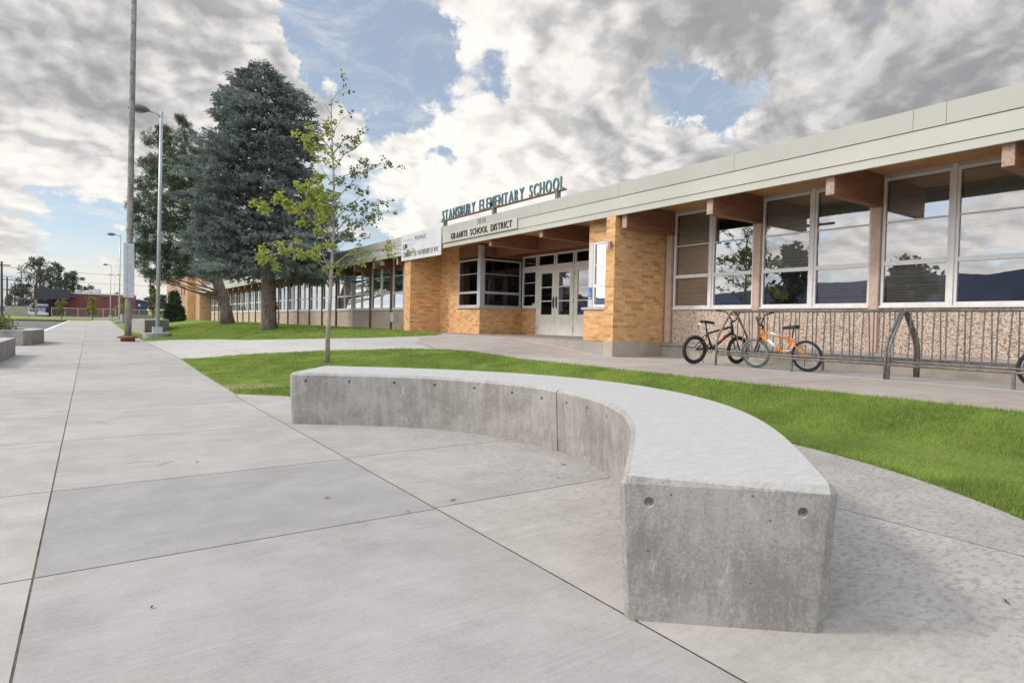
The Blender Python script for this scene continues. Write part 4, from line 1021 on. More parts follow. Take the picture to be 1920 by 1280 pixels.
bk = bike('black bike with red decals standing at the end of the rack by the pier', BLACKP, mat('dark_red_paint', (.35, .02, .025), .35), RUBBER, (9.70, 7.42, zb_), R(-14), R(3), .12, wr=.25)
bk.scale = (1.08, 1.08, 1.08)
sb_ = MB().box(-.30, -.22, -.03, .03, .63, .71).build('seat_bag', WHITE, bk, .012); MB().box(-.315, -.30, -.02, .02, .64, .68).build('reflector', REDP, sb_)
bike('orange bike with grey front tyre leaning into the rack', ORANGE, WHITE, GREYRUB, (9.70, 5.88, zb_), R(92), R(-10), .10, rim=CHROME, wr=.26)
bike('bike with black tyres cut off by the right edge of the photo', BLACKP, GREYP, RUBBER, (9.66, 1.93, zb_), R(91), R(-8), .0, rim=CHROME, wr=.26)

# ------------------------------------------------------------------ trees
def trunk(mb, pts, rs, n=14): return mb.tube(pts, rs, n)
# young street tree
YT = empty('young_tree', (0, 0, 0), 'slender young tree with yellow-green leaves growing behind the bench', 'tree')
bpt = Vector((4.05, 12.5, hz(4.05, 12.5)))
def tp(px, py, dy=0.):
    x, z = on_y(px, py, 12.5 + dy); return (x, 12.5 + dy, z)
tb = MB()
tr_pts = [tp(613.5, 686), tp(615, 620), tp(619, 560), tp(622, 500), tp(625, 430), tp(626, 350), tp(623, 270), tp(621, 210), tp(622, 168)]
tr_pts[0] = (tr_pts[0][0], 12.5, bpt.z - .05)
trunk(tb, tr_pts, [.052, .045, .040, .034, .026, .020, .014, .009, .004], 12)
part('trunk', tb, PALEB, parent=YT, smooth=True)
limbs = [  # pixel polyline, depth swing, tone (1 = yellow-green), leaf density
 ([(620, 524), (603, 497), (575, 476), (535, 470), (500, 480), (470, 492)], -.5, 1, 1.5),
 ([(620, 505), (600, 470), (560, 455), (530, 458)], .5, 1, .9),
 ([(623, 470), (590, 420), (555, 385), (510, 380), (470, 370)], -.6, 1, 1.9),
 ([(623, 450), (595, 400), (575, 360), (560, 345)], .3, 1, 2.8),
 ([(624, 430), (600, 385), (592, 350), (600, 330)], -.3, 1, 3.0),
 ([(625, 400), (610, 370), (585, 375), (545, 400)], .6, 1, 2.8),
 ([(626, 350), (605, 320), (600, 300)], .2, 1, .3),
 ([(625, 300), (605, 275), (580, 278), (565, 283)], -.3, 1, .8),
 ([(624, 285), (600, 255), (570, 258), (540, 255)], -.4, 1, 1.0),
 ([(623, 260), (610, 240), (590, 232)], .3, 1, 1.6),
 ([(621, 524), (640, 506), (665, 492), (710, 488), (735, 478)], .5, .6, .5),
 ([(622, 500), (650, 478), (700, 470), (740, 466), (768, 470)], -.4, .7, .5),
 ([(623, 480), (650, 450), (690, 440)], .5, .3, .5),
 ([(624, 455), (655, 425), (690, 405), (742, 396)], .6, .1, 1.0),
 ([(625, 440), (660, 400), (700, 385), (735, 375)], -.5, .1, .9),
 ([(626, 415), (650, 390), (672, 372), (690, 350)], .3, .15, 1.2),
 ([(626, 380), (650, 352), (685, 318), (720, 305), (755, 325)], .5, .05, .8),
 ([(626, 350), (645, 330), (668, 322), (690, 300)], -.5, .1, 1.2),
 ([(625, 320), (645, 290), (670, 275), (685, 262)], .3, .1, 1.1),
 ([(624, 290), (645, 262), (668, 256), (690, 248)], -.3, .1, .9),
 ([(623, 250), (640, 225), (655, 215)], .2, .1, .7),
 ([(623, 220), (612, 200), (606, 190)], .2, .4, .7),
 ([(622, 190), (635, 172), (650, 164)], -.15, .05, .7),
 ([(622, 440), (615, 410), (612, 380)], .8, .9, 2.2),
 ([(622, 420), (632, 390), (640, 360)], -.7, .5, 1.0),
 ([(624, 390), (640, 410), (660, 420)], -.7, .3, 1.2)]
bmb = MB(); Cy, Dy, Cd, Dd = [], [], [], []
for pl, sw, tn, dens_ in limbs:
    n_ = len(pl); P3 = [Vector(tp(x, y, sw * (i / (n_ - 1)))) for i, (x, y) in enumerate(pl)]
    bmb.tube(P3, list(np.linspace(.014 if len(pl) > 3 else .009, .003, n_)), 6)
    for i in range(n_ - 1):
        a, c = P3[i], P3[i + 1]; L_ = (c - a).length
        for _ in range(max(1, int(L_ * 9 * (1.0 if i else .3)))):
            t = rnd.random(); p = a.lerp(c, t); dr = Vector((rnd.gauss(0, 1), rnd.gauss(0, 1), rnd.gauss(.35, .7))).normalized(); l_ = rnd.uniform(.10, .30)
            e_ = p + dr * l_; bmb.tube([p, e_], [.004, .0015], 4, caps=False)
            for _q in range(int((23 if tn > .5 else 15) * dens_) + (rnd.random() < .5)):
                lp_ = p.lerp(e_, rnd.uniform(.2, 1.1)) + Vector((rnd.gauss(0, .035), rnd.gauss(0, .035), rnd.gauss(-.01, .03)))
                ld = Vector((rnd.gauss(0, 1), rnd.gauss(0, 1), rnd.gauss(-.45, .6)))
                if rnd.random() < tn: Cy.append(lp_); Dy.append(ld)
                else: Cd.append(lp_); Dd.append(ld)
part('branches', bmb, PALEB, parent=YT)
for C, Dl, mm, nm_ in ((Cy, Dy, LEAFY, 'yellow-green leaves'), (Cd, Dd, LEAFD, 'darker green leaves on the building side')):
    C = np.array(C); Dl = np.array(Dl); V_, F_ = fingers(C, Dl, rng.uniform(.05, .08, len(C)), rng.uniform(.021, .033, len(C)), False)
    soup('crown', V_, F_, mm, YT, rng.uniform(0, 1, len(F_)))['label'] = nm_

# big spruce
def conifer(name, label, base, top_z, prof, lean_, crown_m, twig_l, twig_w, nbr, dens_=1., droop=.35, bark_m=BARK, tr=(.40, .30), irr=0., spr=1., seedv=1, cones=True, trunk_pts=None, offc=(0, 0)):
    rg = np.random.default_rng(seedv)
    e = empty(name, (0, 0, 0), label, 'tree')
    b_ = Vector(base)
    tp_ = trunk_pts or [b_ + Vector((lean_[0] * t, lean_[1] * t, (top_z - b_.z) * t)) for t in (0, .03, .12, .4, .8, 1)]
    n_ = len(tp_); rs = [tr[0] * 1.35, tr[0] * 1.1] + list(np.linspace(tr[0], .03, n_ - 2))
    part('trunk', MB().tube([Vector((p[0], p[1], p[2] - (.1 if i == 0 else 0))) for i, p in enumerate(tp_)], rs, 18), bark_m, parent=e, smooth=True)
    tz = [p[2] for p in tp_]; tx = [p[0] for p in tp_]; ty = [p[1] for p in tp_]
    pz = [p[0] for p in prof]; pr = [p[1] for p in prof]
    bm_ = MB(); CC, DD, LL, TT = [], [], [], []
    z0 = pz[0]
    for i in range(nbr):
        f = (i + rg.random()) / nbr; z = z0 + (pz[-1] - z0) * (f ** 1.05)
        az = i * 2.399963 + rg.normal(0, .25); rad = np.interp(z, pz, pr) * rg.uniform(.50, .92) * (1 + irr * math.sin(2 * az + z * 1.1) * math.sin(z * 2.3 + az) )
        if rg.random() < .14: rad *= 1.14
        org = np.array([np.interp(z, tz, tx), np.interp(z, tz, ty), z + rad * .12]); dirh = np.array([math.cos(az), math.sin(az), 0])
        m_ = 7; s_ = np.linspace(0, 1, m_); up_ = .05
        pts = org + dirh * (rad * s_)[:, None]; pts[:, 2] += rad * (up_ * s_ - droop * s_ ** 1.5 + .16 * s_ ** 4)
        pts[:, :2] += rg.normal(0, .04, (m_, 2)) * s_[:, None]
        bm_.tube([tuple(p) for p in pts], list(np.linspace(.035 * min(1, rad / 2), .006, m_)), 5)
        side = np.array([-dirh[1], dirh[0], 0]); k_ = int(30 * rad * dens_)
        t = rg.uniform(.12, 1.03, k_) ** .75; bp = np.array([[np.interp(q_, s_, pts[:, j]) for j in range(3)] for q_ in t])
        sd_ = rg.uniform(-1, 1, k_); spread = (.40 * min(1, rad / 1.3) + .32 * rad * (1 - t)) * sd_ * spr
        wpos = bp + side * spread[:, None] + dirh * (np.abs(spread) * .35)[:, None]; wpos[:, 2] -= np.abs(spread) * .30 + rg.uniform(0, .22, k_)
        # each spray: several fingers
        tn_ = np.clip(rg.random() * .35 + .65 * rg.random(k_) ** 1.3, 0, 1); main = dirh + side * (sd_[:, None] * .9); hang = -.15 - .55 * (rg.random(k_) < .45)
        for q_ in range(9):
            cpos = wpos + main * (q_ * .028) + rg.normal(0, .018, (k_, 3)); dd = main + rg.normal(0, .55, (k_, 3)); dd[:, 2] += hang
            CC.append(cpos); DD.append(dd); LL.append(rg.uniform(.7, 1.2, k_) * twig_l * (1.15 - q_ * .05)); TT.append(np.clip(tn_ + rg.normal(0, .08, k_), 0, 1))
    C = np.concatenate(CC); Dl = np.concatenate(DD); L_ = np.concatenate(LL); T_ = np.concatenate(TT)
    V_, F_ = fingers(C, Dl, L_, twig_w, True)
    part('branches', bm_, BARK, parent=e); soup('crown', V_, F_, crown_m, e, np.concatenate([T_, T_]))
    if cones:
        idx = [i for i in rg.permutation(len(C)) if C[i, 2] > np.interp(.72, [0, 1], [pz[0], pz[-1]])][:420]
        idx2 = list(rg.permutation(len(C))[:160]); ii = idx + idx2; cc = C[ii]; dd = np.tile([0, 0, -1.], (len(ii), 1)) + rg.normal(0, .15, (len(ii), 3))
        V_, F_ = fingers(cc, dd, .13, .024, True); soup('cones', V_, F_, mat('cone_brown', (.24, .13, .09), .8), e)
    return e
sp = hit(505, 618)
sc_ = sp.y / 34
def SPX(px, py): x, z = on_y(px, py, sp.y); return x, z
half = lambda l, r_, y: ((SPX(r_, y)[0] - SPX(l, y)[0]) / 2)
prof = [(SPX(500, 512)[1], half(350, 690, 512)), (SPX(500, 470)[1], half(310, 650, 470)), (SPX(500, 420)[1], half(306, 640, 420)), (SPX(500, 340)[1], half(325, 630, 340)), (SPX(500, 280)[1], half(355, 625, 280)),
        (SPX(500, 210)[1], half(372, 612, 210)), (SPX(500, 165)[1], half(392, 572, 165)), (SPX(500, 142)[1], half(440, 536, 140)), (SPX(500, 124)[1], half(468, 512, 124)), (SPX(500, 114)[1], .12)]
topx = SPX(488, 116)
tpts = [(sp.x, sp.y, sp.z), (sp.x - .02, sp.y, sp.z + .35), (SPX(503, 520)[0], sp.y, SPX(503, 520)[1]), (SPX(474, 400)[0], sp.y, SPX(474, 400)[1]), (SPX(490, 250)[0], sp.y, SPX(490, 250)[1]), (topx[0], sp.y, topx[1])]
conifer('blue_spruce', 'tall dense blue-green spruce on the lawn', tuple(sp), topx[1], prof, (0, 0), SPRUCE, .17, .021, 245, .85, .36, tr=(.29, .2), irr=.22, seedv=11, trunk_pts=tpts)
# leaning pine behind-left
pp = hit(425, 608)
def PPX(px, py): x, z = on_y(px, py, pp.y); return x, z
PT = empty('pine_tree', (0, 0, 0), 'dark green pine with a leaning grey trunk left of the big spruce', 'tree')
pl = [(427, 608), (424, 585), (415, 550), (402, 510), (385, 450), (365, 370), (350, 300), (340, 240)]
P3 = [(PPX(*a)[0], pp.y, PPX(*a)[1]) for a in pl]; P3[0] = (P3[0][0], pp.y, pp.z - .1)
part('trunk', MB().tube(P3, [.46, .36, .32, .30, .24, .17, .10, .03], 16), BARK, parent=PT, smooth=True)
bmp = MB(); CC, DD = [], []
pads = [(330, 340, 40), (290, 390, 36), (310, 460, 36), (300, 268, 26), (350, 245, 22), (285, 300, 24), (330, 300, 34), (280, 350, 26), (320, 370, 40), (262, 388, 20), (300, 420, 36), (270, 430, 28), (340, 430, 40), (290, 470, 34), (262, 490, 18), (330, 490, 36), (310, 520, 26), (285, 520, 18),
        (350, 350, 40), (360, 470, 34), (345, 505, 22), (380, 400, 40), (390, 300, 40), (400, 350, 40), (298, 330, 22), (266, 465, 22), (250, 400, 10), (345, 225, 10), (304, 243, 10)]
for (px_, py_, rr_) in pads:
    for rep in range(2):
        dy_ = rnd.uniform(-2.0, 2.0); x_, z_ = on_y(px_ + rnd.uniform(-8, 8), py_ + rnd.uniform(-8, 8), pp.y); c = np.array([x_, pp.y + dy_, z_]); rm_ = rr_ * pp.y / 1150 * .95
        zt_ = z_ - .5 - rnd.random(); tx_ = np.interp(zt_, [p[2] for p in P3], [p[0] for p in P3])
        bmp.tube([(tx_, pp.y, zt_), ((tx_ + x_) / 2, pp.y + dy_ * .5, (zt_ + z_) / 2 - .15), tuple(c)], [.05, .035, .012], 5)
        nt = int(60 * max(.4, rm_ ** 1.6))
        tc = c + unit(rng.normal(size=(nt, 3))) * (rng.random(nt) ** .5)[:, None] * np.array([rm_, rm_, rm_ * .62])
        for t in tc:
            k_ = 24; CC.append(np.repeat(t[None], k_, 0) + rng.normal(0, .05, (k_, 3))); ou = (t - c) * .5 + np.array([0, 0, .35]); DD.append(rng.normal(0, 1, (k_, 3)) + ou)
part('branches', bmp, BARK, parent=PT)
C = np.concatenate(CC); V_, F_ = fingers(C, np.concatenate(DD), rng.uniform(.14, .26, len(C)), .013, False)
soup('crown', V_, F_, PINE, PT, np.repeat(rng.random(len(C) // 24), 24) * .8 + rng.random(len(C)) * .2)
# little green spruce by the block
q0 = hit(327, 603.5); hs = (603.5 - 541) / 1150 * (q0.y * .823 + q0.x * .567)
conifer('small_spruce', 'small dark green spruce in front of the two-storey block', tuple(q0), q0.z + hs, [(q0.z + .12, hs * .24), (q0.z + hs * .22, hs * .28), (q0.z + hs * .6, hs * .15), (q0.z + hs * .97, .04)], (0, 0), PINE, .16, .03, 150, 1.3, .05, irr=.15, spr=.4, tr=(.09, .05), seedv=9, cones=False)
# generic far trees
def far_tree(px, pybase, pytop, halfw, Yd, label, m=BACKT, group='trees beyond the school grounds', n=2600, leaf=.55, low=.25, clumps=26, seedv=0, name='tree'):
    rg = np.random.default_rng(seedv + int(px)); e = empty(name, (0, 0, 0), label, 'tree', group)
    x, zt = on_y(px, pytop, Yd); z0 = hz(x, Yd) if Yd < 152 else .44; Hh = zt - z0; hw = halfw * Yd * .9 / 1150
    tr_ = MB().tube([(x, Yd, z0 - .2), (x + .05 * Hh * rg.normal(), Yd, z0 + Hh * .45), (x, Yd, z0 + Hh * .85)], [Hh * .028, Hh * .018, Hh * .006], 8)
    C_, T_ = [], []
    clumps = int(clumps * 1.5)
    for i in range(clumps):
        a = rg.uniform(0, 6.28); f = low + (1 - low) * rg.random() ** .9; wid = math.sin(min(1, (1.12 - f) / (1.12 - low) * 1.0) * math.pi * .62) ** .8
        r_ = hw * wid * math.sqrt(rg.random()); cc = np.array([x + r_ * math.cos(a), Yd + r_ * math.sin(a), z0 + Hh * f * .93]); cr_ = hw * rg.uniform(.10, .27)
        tr_.tube([(x, Yd, z0 + Hh * max(.15, f - .25)), tuple(cc)], [Hh * .008, Hh * .002], 4, caps=False)
        k_ = n // clumps; C_.append(cc + unit(rg.normal(size=(k_, 3))) * (rg.random(k_) ** .45)[:, None] * np.array([cr_, cr_, cr_ * .8])); T_.append(np.full(k_, rg.random()) * .6 + rg.random(k_) * .4)
    C = np.concatenate(C_); V_, F_ = fingers(C, rg.normal(size=(len(C), 3)), leaf * rg.uniform(.6, 1.3, len(C)), leaf * .3, False)
    tr_.build('trunk', BARK, e); soup('crown', V_, F_, m, e, np.concatenate(T_)); return e
far_tree(75, 590, 478, 36, 215, 'tall ragged dark tree behind the striped canopy, left peak', n=4200, clumps=34, leaf=.5)
far_tree(112, 590, 487, 30, 222, 'ragged tree right of the tallest one above the striped canopy', n=3400, clumps=26, leaf=.5, low=.3)
far_tree(140, 590, 515, 34, 226, 'broad lower tree behind the roof units', n=3400, clumps=26, leaf=.45, low=.3)
far_tree(45, 590, 530, 26, 210, 'dark bushy tree above the tan wall', n=3800, clumps=30, leaf=.45, low=.1)
far_tree(98, 590, 545, 34, 218, 'low dark tree filling in behind the canopy', n=3200, clumps=26, leaf=.45, low=.1)
far_tree(215, 590, 548, 10, 230, 'small far tree behind the red brick building', n=900, clumps=10, leaf=.7)
far_tree(290, 592, 548, 22, 190, 'rounded green tree beyond the dark blue building', n=2200, clumps=18, leaf=.6)
far_tree(304, 592, 552, 16, 175, 'green tree next to the two-storey block', n=1800, clumps=16, leaf=.5)
far_tree(268, 592, 562, 14, 200, 'low green tree above the dark blue building', n=1400, clumps=12, leaf=.6)
far_tree(286, 598, 530, 9, 95, 'thin young tree between the lamp post and the small spruce', n=900, clumps=16, leaf=.3, m=BUSH, group='young trees on the far lawn', name='young_tree')
far_tree(173, 594, 556, 10, 128, 'small bright yellow tree in front of the red brick building', n=1500, clumps=18, leaf=.28, m=YELT, group='young trees on the far lawn', low=.28, name='young_tree')
far_tree(116, 594, 558, 11, 130, 'thin olive tree in front of the brick wall beside the canopy', n=800, clumps=14, leaf=.28, m=BUSH, group='young trees on the far lawn', name='young_tree')
far_tree(231, 594, 552, 11, 127, 'olive-green young tree just behind the wooden pole', n=1400, clumps=18, leaf=.28, m=YELT, group='young trees on the far lawn', low=.3, name='young_tree')
far_tree(270, 596, 582, 5, 122, 'tiny bright shrub before the dark blue building', n=300, clumps=6, leaf=.25, m=BUSH, group='young trees on the far lawn', low=.05, name='shrub')

# ------------------------------------------------------------------ far buildings
YB = 165.
def fx(px, Y=YB): return on_y(px, 590, Y)[0]
def fz(px, py, Y=YB): return on_y(px, py, Y)[1]
RB = empty('brick_store', (0, 0, 0), 'long red brick store with flat roof beyond the parking lot', 'building')
part('wall', MB().box(fx(97), fx(255), YB, YB + 26, .2, fz(200, 553)), REDB, parent=RB)
part('coping', MB().box(fx(97) - .1, fx(255) + .1, YB - .1, YB + 26.1, fz(200, 553) + .01, fz(200, 553) + .30), WHITE, parent=RB)
for p_ in (104, 136, 197): part('wall_light', MB().box(fx(p_) - .5, fx(p_) + .5, YB - .5, YB - .01, fz(p_, 557), fz(p_, 557) + .3), HEADG, parent=RB)
cz0, cz1 = fz(100, 562), fz(100, 543)
can = part('canopy', MB().box(fx(68), fx(132), YB - 6, YB - .02, cz0, cz1), mat('dark_slats', (.045, .042, .055), .6), .0, parent=RB, label='dark slatted canopy fascia')
cs_ = MB()
for i in range(7): cs_.box(fx(68) - .02, fx(132) + .02, YB - 6.06, YB - 6.01, cz0 + .12 + i * (cz1 - cz0) / 7, cz0 + .2 + i * (cz1 - cz0) / 7)
cs_.build('slat', mat('slat_grey', (.12, .115, .14), .6), can)
part('canopy_post', MB().box(fx(69), fx(69) + .4, YB - 5.9, YB - 5.5, .2, cz0), mat('tan_post', (.3, .26, .22), .8), parent=RB)
part('dark_bay', MB().box(fx(69), fx(97) - .02, YB + 2, YB + 12, .2, cz0), DARKIN, parent=RB)
for i, (a, c, t) in enumerate(((139, 150, 541), (150, 163, 545), (163, 178, 544), (178, 191, 540))):
    RU = MB().box(fx(a) + .1, fx(c) - .1, YB + 6, YB + 10, fz(200, 553) + .32, fz(a, t)).box(fx(a) + .3, fx(c) - .3, YB + 5.8, YB + 5.99, fz(200, 553) + .6, fz(a, t) - .3).build('rooftop_unit', mat('unit_grey', (.45, .46, .5), .5, var=.2, vscale=1), None, .05)
    tag(RU, ['leftmost low grey unit on the brick store roof', 'wide grey duct unit second from the left on the store roof', 'grey duct unit third from the left on the store roof', 'tallest grey unit at the right end of the store roof'][i], 'rooftop unit', 'units on the brick store roof')
# store blade sign (striped) and kiosk under canopy
SG = empty('store_sign', (0, 0, 0), 'striped orange, green and red blade sign on the canopy corner', 'sign')
part('backing', MB().box(fx(64.5), fx(68), YB - 6.6, YB - 6.3, fz(66, 559), fz(66, 543)), WHITE, parent=SG)
for zt_, zb2, mm in ((545, 548.5, mat('sign_orange', (.8, .2, .04), .5)), (549.5, 552.5, mat('sign_green', (.02, .18, .14), .5)), (555, 558, REDP)):
    part('stripe', MB().box(fx(64.7), fx(67.8), YB - 6.63, YB - 6.61, fz(66, zb2), fz(66, zt_)), mm, parent=SG)
part('stripe', MB().box(fx(133), fx(138), YB - .2, YB - .12, fz(135, 549), fz(135, 547)), mat('sign_orange2', (.7, .12, .1), .5), parent=SG)
KS = empty('kiosk', (0, 0, 0), 'white and blue service kiosk under the dark canopy', 'kiosk')
part('body', MB().box(fx(73), fx(87), YB - 3.5, YB - 1, .3, fz(80, 576)), mat('pale_blue', (.42, .5, .6), .5, var=.25, vscale=1.2), .05, parent=KS)
part('roof', MB().box(fx(69), fx(92), YB - 4.2, YB - .5, fz(80, 575.5), fz(80, 570)), WHITE, .05, parent=KS)
part('blue_band', MB().box(fx(69) - .02, fx(92) + .02, YB - 4.24, YB - 4.21, fz(80, 575.3), fz(80, 573.6)), BLUE, parent=KS)
part('screen', MB().box(fx(76), fx(80), YB - 3.56, YB - 3.51, fz(80, 580), fz(80, 577)), mat('kiosk_yellow', (.6, .45, .1), .5), parent=KS)
def car(px, Y, m, label, L=4.4, rz=0):
    e = empty('parked_car', (fx(px, Y), Y, .44), label, 'car', 'cars parked by the store', rz)
    prof_ = [(-.5, .25), (-.5, .62), (-.47, .78), (-.30, .84), (-.22, 1.30), (-.15, 1.42), (.12, 1.43), (.26, .92), (.44, .82), (.5, .62), (.5, .25)]
    V_ = [(x * L, y_, z) for y_ in (-.88, .88) for x, z in prof_]; n_ = len(prof_)
    MB().add(V_, [tuple(range(n_)), tuple(range(n_, 2 * n_))[::-1]] + [(i, (i + 1) % n_, n_ + (i + 1) % n_, n_ + i) for i in range(n_)]).build('body', m, e, .05)
    MB().box(-.20 * L, .15 * L, -.89, .89, .95, 1.32).build('window', DARKL, e, .03)
    for sx in (-.31, .31):
        for sy in (-.86, .70):
            w_ = MB().tube([(sx * L, sy, .33), (sx * L, sy + .16, .33)], .33, 18).build('wheel', RUBBER, e); MB().tube([(sx * L, sy - .005, .33), (sx * L, sy + .165, .33)], .18, 12).build('rim', CHROME, w_)
    for s_ in (-.6, .6): MB().box(.49 * L, .505 * L, s_ - .15, s_ + .15, .6, .72).build('headlight', WHITE, e, .01)
    return e
car(66, 160, WHITE, 'white car parked at the left foot of the dark canopy')
car(58, 163, mat('maroon_paint', (.12, .02, .03), .3), 'dark red car parked left of the white car')
car(1, 158, WHITE, 'white car partly hidden by the tan wall at the left edge')
# tan wall, blue building, small sheds
TW = empty('boundary_wall', (0, 0, 0), 'tan rendered boundary wall beyond the parking lot', 'wall')
part('wall_panel', MB().box(fx(8, 150), fx(24, 150) - .03, 150, 150.3, .3, fz(30, 574, 150)), mat('tan_render', (.40, .36, .31), .85, var=.12, vscale=.6), parent=TW)
part('wall_panel', MB().box(fx(24, 150) + .03, fx(52, 150), 150, 150.3, .3, fz(30, 574, 150)), MATS['tan_render'], parent=TW)
part('cap', MB().box(fx(8, 150), fx(52, 150), 149.95, 150.35, fz(30, 574, 150) + .005, fz(30, 574, 150) + .1), HEADG, parent=TW)
LB = empty('low_building', (0, 0, 0), 'low dark building with a white roof at the far left edge', 'building')
part('wall', MB().box(fx(-60, 185), fx(8, 185), 185, 195, .4, fz(0, 575, 185)), mat('maroon_wall', (.11, .06, .07), .8), parent=LB)
part('roof', MB().box(fx(-62, 185), fx(12, 185), 184.5, 196, fz(0, 575, 185), fz(0, 572, 185)), WHITE, parent=LB)
BB = empty('blue_building', (0, 0, 0), 'dark blue building with sloping roof right of the brick store', 'building')
x0_, x1_ = fx(255) + .05, fx(281); za, zb3 = fz(255, 562), fz(281, 566)
part('wall', MB().add([(x0_, YB, .2), (x1_, YB, .2), (x1_, YB, zb3), (x0_, YB, za), (x0_, YB + 15, .2), (x1_, YB + 15, .2), (x1_, YB + 15, zb3), (x0_, YB + 15, za)],
     [(0, 1, 2, 3), (4, 7, 6, 5), (0, 3, 7, 4), (1, 5, 6, 2), (3, 2, 6, 7), (0, 4, 5, 1)]), mat('dark_blue', (.05, .055, .09), .7, var=.15, vscale=.5), parent=BB)
part('roof', MB().add([(x0_ - .02, YB - .3, za + .02), (x1_ + .3, YB - .3, zb3 + .02), (x1_ + .3, YB + 15.2, zb3 + .02), (x0_ - .02, YB + 15.2, za + .02), (x0_ - .02, YB - .3, za + .2), (x1_ + .3, YB - .3, zb3 + .2), (x1_ + .3, YB + 15.2, zb3 + .2), (x0_ - .02, YB + 15.2, za + .2)],
     [(0, 1, 2, 3), (4, 7, 6, 5), (0, 4, 5, 1), (1, 5, 6, 2), (2, 6, 7, 3), (3, 7, 4, 0)]), GALV, parent=BB)
part('window', MB().box(fx(259), fx(263), YB - .05, YB - .01, fz(260, 574), fz(260, 570)), WHITE, parent=BB)
HS = empty('small_house', (0, 0, 0), 'small tan house with a pale flat roof behind the small spruce', 'house')
part('wall', MB().box(fx(284, 130), fx(316, 130), 130, 138, .2, fz(300, 582, 130)), mat('house_tan', (.34, .25, .19), .85), parent=HS)
part('roof', MB().box(fx(282, 130), fx(318, 130), 129.5, 138.5, fz(300, 582, 130), fz(300, 579.5, 130)), WHITE, parent=HS)
part('window', MB().box(fx(298, 130), fx(303, 130), 129.96, 129.99, fz(300, 589, 130), fz(300, 585, 130)), DARKL, parent=HS)
# chain-link fence
CF = empty('chain_link_fence', (0, 0, 0), 'grey chain-link fence on a low kerb in front of the brick store', 'fence')
fa, fb, fy = fx(97, 148), fx(283, 148), 148.
zt_f = fz(150, 578, 148)
for i in range(9):
    x_ = fa + (fb - fa) * i / 8; part('post', MB().cyl((x_, fy, .4), .05, zt_f, 8), GALV, parent=CF)
part('top_rail', MB().tube([(fa, fy, zt_f), (fb, fy, zt_f)], .04, 6), GALV, parent=CF)
mesh_ = MB(); st_ = .30; nn = int((fb - fa) / st_)
for i in range(nn):
    for s_ in (-1, 1):
        xa_ = fa + i * st_; mesh_.tube([(xa_, fy, .45), (xa_ + s_ * (zt_f - .45) * .5, fy, zt_f)], .006, 3, caps=False)
part('mesh', mesh_, GALV, parent=CF)
part('footing', MB().box(fa, fb, fy - .2, fy + .2, .2, .62), mat('pale_kerb', (.38, .33, .29), .85), parent=CF)
# power poles and wires
def power_pole(px, Y, pytop, label, arms=1):
    e = empty('power_pole', (0, 0, 0), label, 'power pole', 'power poles beyond the store'); x = fx(px, Y); zt_ = fz(px, pytop, Y)
    part('shaft', MB().tube([(x, Y, .2), (x, Y, zt_)], [.24, .16], 8), mat('pole_brown', (.10, .075, .07), .9), parent=e)
    for i in range(arms): part('cross_arm', MB().box(x - 1.3, x + 1.3, Y - .08, Y + .08, zt_ - .8 - i * 2.6, zt_ - .6 - i * 2.6), MATS['pole_brown'], parent=e)
    return x, Y, zt_
pz_ = [power_pole(3.5, 150, 490, 'dark power pole at the left edge, tallest of the row'), power_pole(13.5, 205, 519, 'power pole second from the left edge', 2), power_pole(28, 260, 529, 'power pole third from the left, behind the tan wall', 2),
       power_pole(40, 290, 508, 'power pole hidden among the far left trees', 1), power_pole(282, 190, 515, 'power pole beside the young tree left of the two-storey block', 1)]
def wire(p, q, sag, label):
    pts = [(p[0] + (q[0] - p[0]) * t, p[1] + (q[1] - p[1]) * t, p[2] + (q[2] - p[2]) * t - sag * 4 * t * (1 - t)) for t in np.linspace(0, 1, 17)]
    tag(MB().tube(pts, .03, 4).build('power_line', DARKL), label, 'power line', 'power lines across the far sky')
L0 = lambda px, py, Y: (fx(px, Y), Y, fz(px, py, Y))
wire(L0(-60, 494, 150), L0(282, 519, 190), .3, 'highest thin power line crossing the sky behind the tall trees')
wire(L0(-60, 512, 150), L0(282, 536, 190), .3, 'second highest thin power line above the brick store')
wire(L0(-60, 530, 205), L0(60, 534, 260), .5, 'thin power line at mid height at the far left')
wire(L0(-60, 543, 205), L0(60, 547, 260), .5, 'lowest thin power line at the far left')

# ------------------------------------------------------------------ across the street (seen mirrored in the windows)
def ridge(name, x, ya, yb, hmax, m):
    rg = np.random.default_rng(4); n_ = 90; V_, F_ = [], []
    ys_ = np.linspace(ya, yb, n_); prof_ = np.zeros(n_)
    for o_ in range(1, 7): prof_ += np.interp(np.linspace(0, 2 ** o_ * 2, n_), np.arange(2 ** o_ * 2 + 1), rg.uniform(-.5, 1, 2 ** o_ * 2 + 1)) / 1.7 ** o_
    prof_ = hmax * (.55 + .35 * (prof_ - prof_.min()) / np.ptp(prof_))
    for i in range(n_): V_ += [(x + 130, ys_[i], -2), (x, ys_[i], prof_[i]), (x - 300, ys_[i], -2)]
    for i in range(n_ - 1): a = i * 3; F_ += [(a, a + 1, a + 4, a + 3), (a + 1, a + 2, a + 5, a + 4)]
    return tag(MB().add(V_, F_).build(name, m), 'bluish mountain range across the valley', kind='structure')
ridge('hills', -1600, -2200, 2600, 175, mat('mountain_blue', (.15, .18, .27), .95, var=.2, vscale=.01))
